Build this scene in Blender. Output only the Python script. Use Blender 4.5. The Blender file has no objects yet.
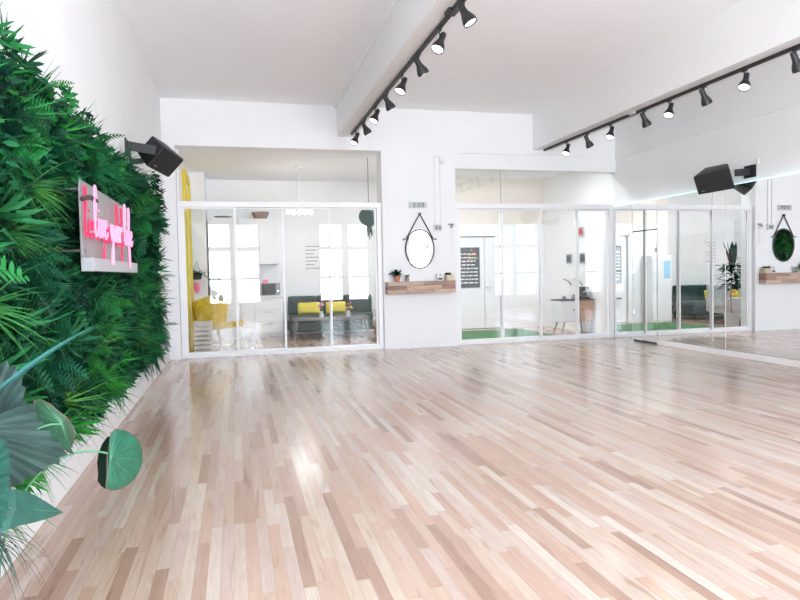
import bpy, bmesh, math, random
from mathutils import Vector, Matrix, Euler, Quaternion
random.seed(7)
sc = bpy.context.scene
col = sc.collection
PI = math.pi
V = Vector

# ------------------------------------------------------------------ camera
YAW, PIT, ROL, FPX = math.radians(14.2835), math.radians(-2.3856), math.radians(1.1527), 644.95
CAM = V((0.976, 0.0, 1.204))
_F = V((math.sin(YAW), math.cos(YAW), 0)); _R = V((math.cos(YAW), -math.sin(YAW), 0)); _U = V((0, 0, 1))
F2 = _F * math.cos(PIT) + _U * math.sin(PIT); U2 = _U * math.cos(PIT) - _F * math.sin(PIT)
camd = bpy.data.cameras.new('camera'); camd.sensor_width = 36; camd.lens = FPX / 800 * 36
camd.clip_start = 0.02
camo = bpy.data.objects.new('camera', camd); col.objects.link(camo)
ax = _R * math.cos(ROL) - U2 * math.sin(ROL); ay = _R * math.sin(ROL) + U2 * math.cos(ROL)
m = Matrix((ax, ay, -F2)).transposed().to_4x4(); m.translation = CAM
camo.matrix_world = m
sc.camera = camo

# ------------------------------------------------------------------ materials
def newmat(name):
    mt = bpy.data.materials.new(name); mt.use_nodes = True
    nt = mt.node_tree; nt.nodes.clear()
    return mt, nt
def N(nt, t, **kw):
    n = nt.nodes.new(t)
    for k, v in kw.items(): setattr(n, k, v)
    return n
def math_(nt, op, a, b=None, c=None):
    n = N(nt, 'ShaderNodeMath', operation=op)
    for i, x in enumerate((a, b, c)):
        if x is None: continue
        if isinstance(x, (int, float)): n.inputs[i].default_value = x
        else: nt.links.new(x, n.inputs[i])
    return n.outputs[0]
def mixc(nt, fac, a, b, mode='MIX'):
    n = N(nt, 'ShaderNodeMix', data_type='RGBA', blend_type=mode)
    for s, x in ((0, fac), (6, a), (7, b)):
        if isinstance(x, (int, float)): n.inputs[s].default_value = x
        elif isinstance(x, tuple): n.inputs[s].default_value = x + (1,) if len(x) == 3 else x
        else: nt.links.new(x, n.inputs[s])
    return n.outputs[2]
def mat(name, c, rough=.5, metal=0., var=.06, scale=6., em=None, ems=0., spec=.5, bump=0., rnd=0., transl=0., stretch=None):
    mt, nt = newmat(name)
    out = N(nt, 'ShaderNodeOutputMaterial'); p = N(nt, 'ShaderNodeBsdfPrincipled')
    tc = N(nt, 'ShaderNodeTexCoord'); no = N(nt, 'ShaderNodeTexNoise'); no.inputs['Scale'].default_value = scale
    src = tc.outputs['Object']
    if stretch:
        mp = N(nt, 'ShaderNodeMapping'); mp.inputs['Scale'].default_value = stretch
        nt.links.new(src, mp.inputs[0]); src = mp.outputs[0]
    nt.links.new(src, no.inputs['Vector']); no.inputs['Detail'].default_value = 4
    lo = tuple(max(0, x * (1 - var)) for x in c); hi = tuple(min(1, x * (1 + var)) for x in c)
    mr = N(nt, 'ShaderNodeMapRange'); mr.inputs[1].default_value = .3; mr.inputs[2].default_value = .7
    nt.links.new(no.outputs[0], mr.inputs[0])
    cc = mixc(nt, mr.outputs[0], lo, hi)
    if rnd:
        oi = N(nt, 'ShaderNodeObjectInfo')
        f = math_(nt, 'MULTIPLY_ADD', oi.outputs['Random'], 2 * rnd, 1 - rnd)
        hs = N(nt, 'ShaderNodeHueSaturation'); nt.links.new(f, hs.inputs['Value']); nt.links.new(cc, hs.inputs['Color'])
        g = math_(nt, 'MULTIPLY_ADD', oi.outputs['Random'], -.05, .525); nt.links.new(g, hs.inputs['Hue'])
        cc = hs.outputs[0]
    nt.links.new(cc, p.inputs['Base Color'])
    p.inputs['Roughness'].default_value = rough; p.inputs['Metallic'].default_value = metal
    p.inputs['Specular IOR Level'].default_value = spec
    if em:
        p.inputs['Emission Color'].default_value = em + (1,); p.inputs['Emission Strength'].default_value = ems
    if bump:
        bn = N(nt, 'ShaderNodeTexNoise'); bn.inputs['Scale'].default_value = scale * 8; nt.links.new(src, bn.inputs['Vector'])
        b = N(nt, 'ShaderNodeBump'); b.inputs['Strength'].default_value = bump; b.inputs['Distance'].default_value = .01
        nt.links.new(bn.outputs[0], b.inputs['Height']); nt.links.new(b.outputs[0], p.inputs['Normal'])
    sh = p.outputs[0]
    if transl:
        t = N(nt, 'ShaderNodeBsdfTranslucent'); nt.links.new(cc, t.inputs[0])
        mx = N(nt, 'ShaderNodeMixShader'); mx.inputs[0].default_value = transl
        nt.links.new(sh, mx.inputs[1]); nt.links.new(t.outputs[0], mx.inputs[2]); sh = mx.outputs[0]
    nt.links.new(sh, out.inputs[0])
    return mt

def glassmat(name, f0, tint, boost=1.0, rough=0.0):
    mt, nt = newmat(name)
    out = N(nt, 'ShaderNodeOutputMaterial')
    g = N(nt, 'ShaderNodeNewGeometry')
    d = N(nt, 'ShaderNodeVectorMath', operation='DOT_PRODUCT')
    nt.links.new(g.outputs['Normal'], d.inputs[0]); nt.links.new(g.outputs['Incoming'], d.inputs[1])
    c = math_(nt, 'ABSOLUTE', d.outputs['Value'])
    p5 = math_(nt, 'POWER', math_(nt, 'SUBTRACT', 1.0, c), 5.0)
    fr = math_(nt, 'MULTIPLY_ADD', p5, (1 - f0) * boost, f0)
    tr = N(nt, 'ShaderNodeBsdfTransparent'); tr.inputs[0].default_value = tint + (1,)
    gl = N(nt, 'ShaderNodeBsdfGlossy'); gl.inputs['Roughness'].default_value = rough; gl.inputs[0].default_value = (1, 1, 1, 1)
    mx = N(nt, 'ShaderNodeMixShader')
    nt.links.new(fr, mx.inputs[0]); nt.links.new(tr.outputs[0], mx.inputs[1]); nt.links.new(gl.outputs[0], mx.inputs[2])
    nt.links.new(mx.outputs[0], out.inputs[0])
    return mt

def floormat():
    mt, nt = newmat('oak_strip_floor')
    out = N(nt, 'ShaderNodeOutputMaterial'); p = N(nt, 'ShaderNodeBsdfPrincipled')
    tc = N(nt, 'ShaderNodeTexCoord'); sx = N(nt, 'ShaderNodeSeparateXYZ'); nt.links.new(tc.outputs['Object'], sx.inputs[0])
    W = .052
    rx = math_(nt, 'DIVIDE', sx.outputs[0], W); row = math_(nt, 'FLOOR', rx); fx = math_(nt, 'FRACT', rx)
    wn = N(nt, 'ShaderNodeTexWhiteNoise', noise_dimensions='1D'); nt.links.new(row, wn.inputs['W'])
    off = math_(nt, 'MULTIPLY', wn.outputs[0], 7.3)
    ln = math_(nt, 'MULTIPLY_ADD', wn.outputs[0], .35, .65)
    yy = math_(nt, 'ADD', sx.outputs[1], off)
    # uneven board lengths: warp the run with a slow wave of its own for each row
    wv = math_(nt, 'MULTIPLY', math_(nt, 'SINE', math_(nt, 'MULTIPLY_ADD', yy, 2.9, off)), .16)
    ry = math_(nt, 'DIVIDE', math_(nt, 'ADD', yy, wv), ln); cell = math_(nt, 'FLOOR', ry); fy = math_(nt, 'FRACT', ry)
    cb = N(nt, 'ShaderNodeCombineXYZ'); nt.links.new(row, cb.inputs[0]); nt.links.new(cell, cb.inputs[1])
    w2 = N(nt, 'ShaderNodeTexWhiteNoise', noise_dimensions='2D'); nt.links.new(cb.outputs[0], w2.inputs['Vector'])
    rmp = N(nt, 'ShaderNodeValToRGB'); el = rmp.color_ramp.elements
    stops = [(0, FL[0]), (.09, FL[1]), (.26, FL[2]), (.45, FL[3]), (.62, FL[4]), (.8, FL[5]), (.92, FL[6]), (1, FL[7])]
    el[0].position = 0; el[0].color = stops[0][1] + (1,); el[1].position = 1; el[1].color = stops[-1][1] + (1,)
    for q, c in stops[1:-1]:
        e = el.new(q); e.color = c + (1,)
    nt.links.new(w2.outputs[0], rmp.inputs[0])
    # grain running along the boards
    ad = N(nt, 'ShaderNodeVectorMath', operation='ADD'); sc2 = N(nt, 'ShaderNodeVectorMath', operation='SCALE'); sc2.inputs['Scale'].default_value = 9.
    nt.links.new(w2.outputs['Color'], sc2.inputs[0]); nt.links.new(tc.outputs['Object'], ad.inputs[0]); nt.links.new(sc2.outputs[0], ad.inputs[1])
    mp = N(nt, 'ShaderNodeMapping'); mp.inputs['Scale'].default_value = (42, 3.2, 1); nt.links.new(ad.outputs[0], mp.inputs[0])
    no = N(nt, 'ShaderNodeTexNoise'); no.inputs['Scale'].default_value = 1; no.inputs['Detail'].default_value = 6; no.inputs['Distortion'].default_value = 1.2
    nt.links.new(mp.outputs[0], no.inputs['Vector'])
    mr = N(nt, 'ShaderNodeMapRange'); mr.inputs[1].default_value = .35; mr.inputs[2].default_value = .72; nt.links.new(no.outputs[0], mr.inputs[0])
    c1 = mixc(nt, math_(nt, 'MULTIPLY', mr.outputs[0], .5), rmp.outputs[0], (.76, .66, .60), 'MULTIPLY')
    # darker heart streaks on some boards
    no2 = N(nt, 'ShaderNodeTexNoise'); no2.inputs['Scale'].default_value = 1; no2.inputs['Detail'].default_value = 5; no2.inputs['Distortion'].default_value = .8
    mp2 = N(nt, 'ShaderNodeMapping'); mp2.inputs['Scale'].default_value = (24, 1.9, 1); nt.links.new(ad.outputs[0], mp2.inputs[0]); nt.links.new(mp2.outputs[0], no2.inputs['Vector'])
    mr2 = N(nt, 'ShaderNodeMapRange'); mr2.inputs[1].default_value = .60; mr2.inputs[2].default_value = .70; nt.links.new(no2.outputs[0], mr2.inputs[0])
    c2 = mixc(nt, math_(nt, 'MULTIPLY', mr2.outputs[0], .60), c1, (.62, .44, .36), 'MULTIPLY')
    # seams
    ex = math_(nt, 'MINIMUM', fx, math_(nt, 'SUBTRACT', 1.0, fx)); ey = math_(nt, 'MULTIPLY', math_(nt, 'MINIMUM', fy, math_(nt, 'SUBTRACT', 1.0, fy)), 10.)
    e = math_(nt, 'MINIMUM', ex, ey)
    seam = math_(nt, 'LESS_THAN', e, .02)
    c3 = mixc(nt, math_(nt, 'MULTIPLY', seam, .45), c2, (.30, .18, .12), 'MIX')
    nt.links.new(c3, p.inputs['Base Color'])
    p.inputs['Roughness'].default_value = .165
    p.inputs['Specular IOR Level'].default_value = .75
    nt.links.new(p.outputs[0], out.inputs[0])
    return mt
FL = [(.33, .21, .16), (.43, .285, .225), (.50, .35, .28), (.525, .39, .31), (.52, .405, .35), (.555, .45, .36), (.595, .51, .445), (.50, .33, .245)]

M = {}
M['floor'] = floormat()
M['wall'] = mat('white_painted_wall', (.865, .872, .885), .6, var=.012, scale=1.5, bump=.03)
M['ceil'] = mat('white_painted_ceiling', (.925, .93, .95), .7, var=.012, scale=1.2)
M['trim'] = mat('white_gloss_trim', (.88, .88, .89), .3, var=.01)
M['warm_lit'] = mat('warm_lit_wall', (.80, .73, .66), .6, var=.02, scale=1.5)  # warm light on the upper door wall, put into its colour
M['frame'] = mat('white_coated_aluminium', (.88, .885, .90), .3, var=.01)
M['seal'] = mat('grey_rubber_seal', (.45, .46, .48), .6)
M['glass'] = glassmat('clear_glass', .042, (.965, .975, .975), .8)
M['mirror'] = mat('silvered_mirror', (.93, .945, .95), .0, 1., var=.004)
M['edge'] = mat('polished_glass_edge', (.80, .93, .93), .15, var=.02, em=(.62, .96, 1.), ems=.55)  # weak emission stands in for light caught by the bevel
M['seam'] = mat('bright_mirror_edge', (.9, .92, .93), .3)
M['black'] = mat('black_powder_coat', (.018, .019, .021), .45, var=.2)
M['blackg'] = mat('black_plastic', (.012, .013, .014), .4, var=.2, spec=.3, bump=.05)
M['grille'] = mat('black_speaker_grille', (.014, .014, .015), .7, var=.3, scale=220)
M['bulb'] = mat('lit_bulb_face', (1, 1, 1), .4, em=(1, .97, .93), ems=5.)
M['bulbdim'] = mat('lit_bulb_face_narrow', (1, 1, 1), .4, em=(1, .97, .93), ems=3.)
M['chrome'] = mat('brushed_chrome', (.75, .75, .76), .25, 1.)
M['wood'] = mat('reclaimed_wood', (.42, .29, .22), .6, var=.45, scale=2.4, stretch=(2.2, 1, 16), bump=.2)
M['woodend'] = mat('walnut_veneer', (.42, .24, .15), .5, var=.2, scale=5, stretch=(8, 1, 1))
M['gleaf1'] = mat('fern_green', (.008, .115, .040), .6, spec=.25, var=.6, scale=5, rnd=.45, transl=.22)
M['gleaf2'] = mat('bright_leaf_green', (.022, .19, .045), .55, spec=.25, var=.35, scale=5, rnd=.40, transl=.25)
M['gleaf3'] = mat('deep_leaf_green', (.0025, .05, .024), .6, spec=.25, var=.6, scale=5, rnd=.45, transl=.18)
M['gleaf4'] = mat('fresh_lime_green', (.055, .25, .045), .55, spec=.25, var=.35, scale=5, rnd=.3, transl=.25)
M['gback'] = mat('dark_green_mat', (.008, .045, .022), .8, var=.5, scale=30)
M['palm'] = mat('blue_green_palm', (.028, .115, .09), .5, spec=.3, var=.22, scale=14, transl=.12)
M['palmg'] = mat('grey_green_palm', (.050, .088, .078), .5, spec=.3, var=.2, scale=14, transl=.12)
M['pad'] = mat('glossy_round_leaf', (.016, .115, .065), .35, var=.3, scale=20, transl=.12)
M['vein'] = mat('pale_leaf_vein', (.07, .22, .13), .45)
M['stem'] = mat('green_stem', (.09, .25, .13), .45)
M['teal'] = mat('teal_spear_leaf', (.006, .095, .085), .45, var=.25)
M['rim'] = mat('brown_leaf_rim', (.12, .07, .06), .5)
M['neon'] = mat('pink_neon_core', (.3, .08, .14), .3, em=(1, .36, .60), ems=.95)
M['neonb'] = mat('pink_neon_reflection', (.3, .03, .07), .3, em=(1, .02, .13), ems=.55)  # emission of the reflected strokes in the acrylic
M['acrylic'] = mat('frosted_acrylic', (.30, .285, .285), .35, var=.08, transl=.2)
M['acrylic2'] = mat('frosted_acrylic_lip', (.33, .33, .34), .3, var=.05)
M['yellow'] = mat('yellow_paint', (.80, .62, .03), .5, var=.05)
M['mustard'] = mat('mustard_fabric', (.62, .43, .03), .8, var=.15, scale=14, bump=.1)
M['yel2'] = mat('yellow_cushion_fabric', (.70, .58, .08), .85, var=.12, scale=12, bump=.1)
M['lino'] = mat('pale_grey_kitchen_front', (.80, .80, .82), .35, var=.015)
M['grey'] = mat('mid_grey_laminate', (.32, .33, .35), .4, var=.05)
M['lgrey'] = mat('light_grey_fabric', (.5, .51, .53), .85, var=.1, scale=10)
M['teals'] = mat('dark_teal_velvet', (.008, .042, .040), .7, var=.3, scale=8)
M['grass'] = mat('artificial_grass_green', (.05, .17, .06), .9, var=.35, scale=60, bump=.5)
M['terra'] = mat('terracotta', (.55, .21, .11), .8, var=.12)
M['wicker'] = mat('brown_wicker', (.28, .17, .12), .8, var=.4, scale=30)
M['paper'] = mat('white_paper', (.85, .85, .85), .7, var=.02)
M['pink'] = mat('pink_card', (.95, .22, .38), .6)
M['red'] = mat('red_print', (.5, .06, .07), .6, var=.3, scale=20)
M['orange'] = mat('orange_petals', (.9, .35, .05), .7, var=.2)
M['blue'] = mat('pale_blue_print', (.35, .62, .80), .6)
M['dprint'] = mat('charcoal_print', (.07, .085, .10), .6, var=.4, scale=14)
M['brass'] = mat('pale_gold_box', (.62, .52, .36), .4, var=.1)
M['olive'] = mat('olive_leaf', (.22, .32, .17), .6, var=.3)
M['tray'] = mat('pewter_tray', (.25, .24, .24), .4, var=.1)
M['lant'] = mat('dark_green_weave', (.02, .085, .07), .75, var=.5, scale=24)
M['lcd'] = mat('pale_clock_face', (.55, .57, .58), .3)
M['digit'] = mat('dark_clock_digit', (.07, .075, .08), .5)
M['pot'] = mat('matte_white_pot', (.7, .7, .69), .6)
M['soil'] = mat('potting_soil', (.05, .035, .025), .95, var=.4, scale=40)
M['cable'] = mat('white_cable', (.75, .75, .76), .5)
M['strap'] = mat('dark_brown_strap', (.05, .04, .038), .6)

# ------------------------------------------------------------------ mesh builder
class MB:
    def __init__(s): s.v = []; s.f = []; s.mi = []; s.k = 0
    def add(s, vs, fs):
        b = len(s.v); s.v += [tuple(x) for x in vs]; s.f += [tuple(i + b for i in f) for f in fs]; s.mi += [s.k] * len(fs)
        return s
    def slot(s, k): s.k = k; return s
    def box(s, x0, x1, y0, y1, z0, z1):
        vs = [(x, y, z) for x in (x0, x1) for y in (y0, y1) for z in (z0, z1)]
        return s.add(vs, [(0, 1, 3, 2), (4, 6, 7, 5), (0, 4, 5, 1), (2, 3, 7, 6), (0, 2, 6, 4), (1, 5, 7, 3)])
    def bbox(s, x0, x1, y0, y1, z0, z1, r=.01, seg=2):
        bm = bmesh.new()
        bmesh.ops.create_cube(bm, size=1, matrix=Matrix.Translation(((x0 + x1) / 2, (y0 + y1) / 2, (z0 + z1) / 2)) @ Matrix.Diagonal((x1 - x0, y1 - y0, z1 - z0, 1)))
        bmesh.ops.bevel(bm, geom=bm.edges[:], offset=r, segments=seg, profile=.5, affect='EDGES')
        bm.verts.index_update()
        s.add([v.co[:] for v in bm.verts], [[v.index for v in f.verts] for f in bm.faces]); bm.free()
        return s
    def tube(s, pts, r, n=8, cap=True):
        pts = [V(p) for p in pts]; m_ = len(pts)
        if not isinstance(r, (list, tuple)): r = [r] * m_
        t0 = (pts[1] - pts[0]).normalized(); up = V((0, 0, 1)) if abs(t0.z) < .9 else V((1, 0, 0))
        a = t0.cross(up).normalized(); vs = []
        for i, p in enumerate(pts):
            t = (pts[min(i + 1, m_ - 1)] - pts[max(i - 1, 0)]).normalized()
            a = (a - t * a.dot(t)).normalized(); b = t.cross(a)
            for k in range(n):
                an = 2 * PI * k / n; vs.append(p + (a * math.cos(an) + b * math.sin(an)) * r[i])
        fs = [(i * n + k, i * n + (k + 1) % n, (i + 1) * n + (k + 1) % n, (i + 1) * n + k) for i in range(m_ - 1) for k in range(n)]
        if cap: fs += [tuple(range(n))[::-1], tuple((m_ - 1) * n + k for k in range(n))]
        return s.add(vs, fs)
    def lathe(s, prof, c=(0, 0, 0), n=20, axis=None):
        q = V((0, 0, 1)).rotation_difference(V(axis).normalized()) if axis else Quaternion()
        vs = []; c = V(c)
        for (r, z) in prof:
            for k in range(n):
                an = 2 * PI * k / n; vs.append(c + q @ V((r * math.cos(an), r * math.sin(an), z)))
        m_ = len(prof)
        fs = [(i * n + k, i * n + (k + 1) % n, (i + 1) * n + (k + 1) % n, (i + 1) * n + k) for i in range(m_ - 1) for k in range(n)]
        return s.add(vs, fs)
    def xf(s, M4, start=0):
        for i in range(start, len(s.v)): s.v[i] = tuple(M4 @ V(s.v[i]))
        return s
    def build(s, name, mats, parent=None, smooth=False):
        me = bpy.data.meshes.new(name); me.from_pydata(s.v, [], s.f)
        mats = mats if isinstance(mats, (list, tuple)) else [mats]
        for x in mats: me.materials.append(x)
        if len(mats) > 1: me.polygons.foreach_set('material_index', s.mi)
        if smooth: me.polygons.foreach_set('use_smooth', [True] * len(s.f))
        me.update()
        if not smooth or True:
            bm = bmesh.new(); bm.from_mesh(me)
            if len(bm.faces) < 30000: bmesh.ops.recalc_face_normals(bm, faces=bm.faces[:])
            bm.to_mesh(me); bm.free()
        o = bpy.data.objects.new(name, me); col.objects.link(o)
        if parent: o.parent = parent
        if smooth:
            o.data.set_sharp_from_angle(angle=math.radians(40)) if hasattr(o.data, 'set_sharp_from_angle') else None
        return o
def tag(o, label=None, cat=None, group=None, kind=None):
    if label: o['label'] = label
    if cat: o['category'] = cat
    if group: o['group'] = group
    if kind: o['kind'] = kind
    return o
def empty(name, loc, label, cat, group=None):
    o = bpy.data.objects.new(name, None); o.location = loc; o.empty_display_size = .1; col.objects.link(o)
    return tag(o, label, cat, group)
def part(mb, name, mats, root, smooth=False):
    """world-space mesh builder attached to a thing standing at root.location"""
    l = root.location
    p = root
    while p.parent: p = p.parent; l = l + p.location
    for i in range(len(mb.v)): mb.v[i] = (mb.v[i][0] - l.x, mb.v[i][1] - l.y, mb.v[i][2] - l.z)
    return mb.build(name, mats, root, smooth)
def struct(name, mb, mt): return tag(mb.build(name, mt), kind='structure')
def rehome(o, loc):
    """put the origin of a one-mesh thing at its base"""
    loc = V(loc); o.data.transform(Matrix.Translation(-loc)); o.location = loc; return o
def copy_tree(o, parent=None):
    c = o.copy(); col.objects.link(c); c.parent = parent
    for ch in o.children: copy_tree(ch, c)
    return c
def spline(pts, n=6):
    pts = [V(p) for p in pts]; out = []
    for i in range(len(pts) - 1):
        p0 = pts[max(i - 1, 0)]; p1 = pts[i]; p2 = pts[i + 1]; p3 = pts[min(i + 2, len(pts) - 1)]
        for k in range(n):
            t = k / n
            out.append(.5 * ((2 * p1) + (p2 - p0) * t + (2 * p0 - 5 * p1 + 4 * p2 - p3) * t * t + (3 * p1 - p0 - 3 * p2 + p3) * t ** 3))
    return out + [pts[-1]]

# ------------------------------------------------------------------ the setting
XM = 7.375                                    # mirror face, furred off the wall
XR, YB, YR, ZC, ZB = 7.44, 10.0, -.40, 3.80, 3.13
LX, LY, DY, DX = .20, 13.4, 12.7, 4.25      # back rooms: left wall, far wall, door wall and its end
struct('floor', MB().box(-.2, XR + .2, YR - .2, LY + .15, -.1, 0), M['floor'])
struct('ceiling', MB().box(-.2, XR + .2, YR - .2, YB, ZC, ZC + .1).box(-.2, XR + .2, YB + .28, LY + .15, ZB, ZB + .1), M['ceil'])
struct('wall_left', MB().box(-.2, 0, YR - .2, YB + .1, 0, ZC), M['wall'])
struct('wall_right', MB().box(XR, XR + .2, YR - .2, YB + .28, 0, ZC).box(XR - .035, XR, YR, YB - .03, 3.09, ZC), M['wall'])
# rear wall behind the camera with its tall windows
WIN = [(.19, .86), (1.04, 1.73), (3.59, 4.35), (4.52, 5.20), (6.5, 7.15)]
wb = MB(); xs = 0 - .2
for a, b in WIN:
    wb.box(xs, a, YR - .25, YR, 0, ZC); wb.box(a, b, YR - .25, YR, 0, .36); wb.box(a, b, YR - .25, YR, 2.82, ZC); xs = b
wb.box(xs, XR + .2, YR - .25, YR, 0, ZC)
struct('wall_rear', wb, M['wall'])
for i, (a, b) in enumerate(WIN):
    w = MB(); r = .03; y0, y1 = YR - .16, YR - .11
    for q in ((a, a + r, .36, 2.82), (b - r, b, .36, 2.82), (a, b, .36, .36 + r), (a, b, 2.82 - r, 2.82), (a, b, 1.09, 1.16), (a, b, 1.98, 2.12)):
        w.box(q[0], q[1], y0, y1, q[2], q[3])
    struct('window_%d' % (i + 1), w, M['trim'])
# back wall: big header beam, jamb, pillar, lower header on the right
struct('trim_1', MB().box(0, XR - .035, YB - .03, YB + .28, ZB, ZC), M['wall'])
wbk = MB().box(0, .175, YB - .02, YB + .28, 0, ZB)
wbk.box(3.245, 4.465, YB - .07, YB + .28, 0, ZB).box(4.465, XR, YB, YB + .2, 2.885, ZB)
struct('wall_back', wbk, M['wall'])
# ceiling beams running towards the camera
struct('trim_2', MB().box(2.565, 2.83, YR, YB - .03, 3.33, ZC), M['wall'])
struct('trim_3', MB().box(5.86, 6.20, YR, YB - .03, 3.22, ZC), M['wall'])
# thin crown strip at the beam's left shoulder
struct('trim_4', MB().box(2.525, 2.565, YR, YB - .03, ZC - .035, ZC), M['trim'])
# back rooms
struct('wall_lounge_left', MB().box(0, LX, YB + .28, LY, 0, ZB).box(LX, .47, 12.5, LY, 0, ZB), M['wall'])
struct('wall_lounge_far', MB().box(-.2, XR + .2, LY, LY + .15, 0, ZB), M['wall'])
wd = MB().box(DX, 5.28, DY, DY + .12, 0, 2.2).box(6.42, XR, DY, DY + .12, 0, 2.2).box(5.28, 6.42, DY, DY + .12, 1.94, 2.2).box(DX, DX + .12, DY + .12, LY, 0, ZB)
struct('wall_studio_door', wd, M['wall'])
struct('trim_5', MB().box(DX, XR, DY, DY + .12, 2.2, ZB), M['warm_lit'])
struct('wall_studio_right', MB().box(XR, XR + .2, YB + .28, LY, 0, ZB), M['wall'])
d = struct('door_1', MB().box(5.30, 6.055, DY + .02, DY + .06, .01, 1.92).box(6.065, 6.40, DY + .02, DY + .06, .01, 1.92), M['lino'])
fr = MB().box(5.24, 5.28, DY - .02, DY, 0, 1.98).box(6.42, 6.46, DY - .02, DY, 0, 1.98).box(5.24, 6.46, DY - .02, DY, 1.94, 1.98)
struct('trim_6', fr, M['trim'])
MB().tube([(6.10, DY + .02, .88), (6.10, DY - .03, .88), (6.17, DY - .03, .88)], .011).box(6.085, 6.115, DY + .012, DY + .02, .8, .96).build('door_handle', M['chrome'], d)
struct('baseboard_left', MB().bbox(0, .022, YR, YB - .02, 0, .16, .006), M['trim'])
struct('baseboard_studio', MB().box(DX, 5.24, DY - .015, DY, 0, .09).box(6.46, XR, DY - .015, DY, 0, .09), M['trim'])
struct('baseboard_right', MB().bbox(XM - .012, XR, YR, 8.785, 0, .078, .004), M['trim'])

# ------------------------------------------------------------------ glass partitions
def partition(xs, label, zt=2.325, widths=None, y=YB):
    r = empty('glass_partition', ((xs[0] + xs[-1]) / 2, y, 0), label, 'glass partition')
    x0, x1 = xs[0] - .035, xs[-1] + .035
    part(MB().bbox(x0, x1, y + .0, y + .12, zt - .085, zt, .006), 'head_rail', M['frame'], r)
    part(MB().bbox(x0, x1, y + .0, y + .12, 0, .05, .006), 'sill_rail', M['frame'], r)
    for x in (xs[0], xs[-1]):
        part(MB().bbox(x - .035, x + .035, y + .005, y + .115, .05, zt - .085, .004), 'post', M['frame'], r)
    for i in range(len(xs) - 1):
        a, b = xs[i], xs[i + 1]; yy = y + (.02 if i % 2 == 0 else .062)
        a2 = a + (.035 if i == 0 else -.018); b2 = b - (.035 if i == len(xs) - 2 else -.018)
        s = .03
        f = MB().box(a2, a2 + s, yy, yy + .032, .052, zt - .087).box(b2 - s, b2, yy, yy + .032, .052, zt - .087)
        f.box(a2 + s, b2 - s, yy, yy + .032, .052, .085).box(a2 + s, b2 - s, yy, yy + .032, zt - .108, zt - .087)
        p = part(f, 'sliding_panel', M['frame'], r)
        part(MB().box(a2 + s, b2 - s, yy + .012, yy + .02, .085, zt - .108), 'glass_pane', M['glass'], p)
    return r
pl = partition([.215, .991, 1.708, 2.419, 3.21], 'left white framed glass partition with four sliding panels, before the kitchen and sofa')
pr_ = partition([4.50, 5.307, 6.012, 6.702, 7.345], 'right white framed glass partition with four sliding panels, before the studio door and sideboard')
tr = empty('transom_window', (5.97, YB + .05, 2.33), 'clear glass transom above the right partition with one upright joint', 'transom')
part(MB().box(4.47, 5.30, YB + .05, YB + .058, 2.33, 2.88), 'glass_pane', M['glass'], tr)
part(MB().box(5.31, 7.43, YB + .05, YB + .058, 2.33, 2.88), 'glass_pane', M['glass'], tr)
part(MB().box(5.30, 5.31, YB + .045, YB + .063, 2.33, 2.88), 'joint', M['seal'], tr)

# ------------------------------------------------------------------ mirror wall
mseams = [8.785, 7.338, 5.89, 4.44, 2.99, 1.55]
names = ['first large wall mirror on the right, beside the mirrored door', 'second large wall mirror, below and right of the speaker',
         'third large wall mirror, cut by the right edge of the picture', 'fourth large wall mirror, outside the picture towards the camera', 'last large wall mirror, outside the picture beside the camera']
def mirror(y0, y1, z0, z1, label):
    r = empty('wall_mirror', (XR, (y0 + y1) / 2, z0), label, 'mirror')
    part(MB().box(XM + .006, XR - .001, y0 + .004, y1 - .004, z0, z1), 'backing_board', M['frame'], r)
    part(MB().box(XM, XM + .006, y0 + .004, y1 - .004, z0, z1), 'mirror_glass', M['mirror'], r)
    part(MB().box(XM - .002, XM + .006, y0 - .004, y0 + .004, z0, z1), 'bright_edge', M['seam'], r)
    return r
for i in range(5): mirror(mseams[i + 1], mseams[i], .08, 2.275, names[i])
mirror(9.44, 9.965, .0, 2.275, 'narrow full height wall mirror in the corner by the right partition')
mirror(8.793, 9.432, 1.82, 2.275, 'low wide wall mirror directly above the mirrored door')
md = empty('mirror_door', (XR, 9.17, .0), 'mirrored access door with small hinges beside the room corner', 'mirrored door')
part(MB().box(XM + .004, XR - .001, 8.797, 9.428, .03, 1.80), 'door_leaf', M['frame'], md)
part(MB().box(XM - .002, XM + .004, 8.797, 9.428, .03, 1.80), 'mirror_glass', M['mirror'], md)
part(MB().box(XM + .012, XR - .001, 8.795, 9.43, .0, .028), 'bottom_gap', M['black'], md)
part(MB().box(XM + .004, XR - .001, 8.795, 9.43, 1.802, 1.818), 'top_gap', M['black'], md)
for z in (1.62, 1.12, .45): part(MB().bbox(XM - .014, XM - .002, 9.405, 9.43, z, z + .06, .003), 'hinge', M['chrome'], md)
part(MB().bbox(XM - .022, XM - .002, 8.805, 8.825, 1.45, 1.52, .003), 'latch', M['seal'], md)
o = rehome(MB().bbox(XM - .004, XR - .002, 1.55, 9.965, 2.277, 2.290, .002).build('mirror_edge_gleam', M['edge']), (XM, 5.7, 2.277))
tag(o, 'thin pale cyan polished top edge of the mirrors, its gleam given as glow', 'mirror edge')  # reflection on the polished bevel, put in as glow; no lamp here

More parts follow.
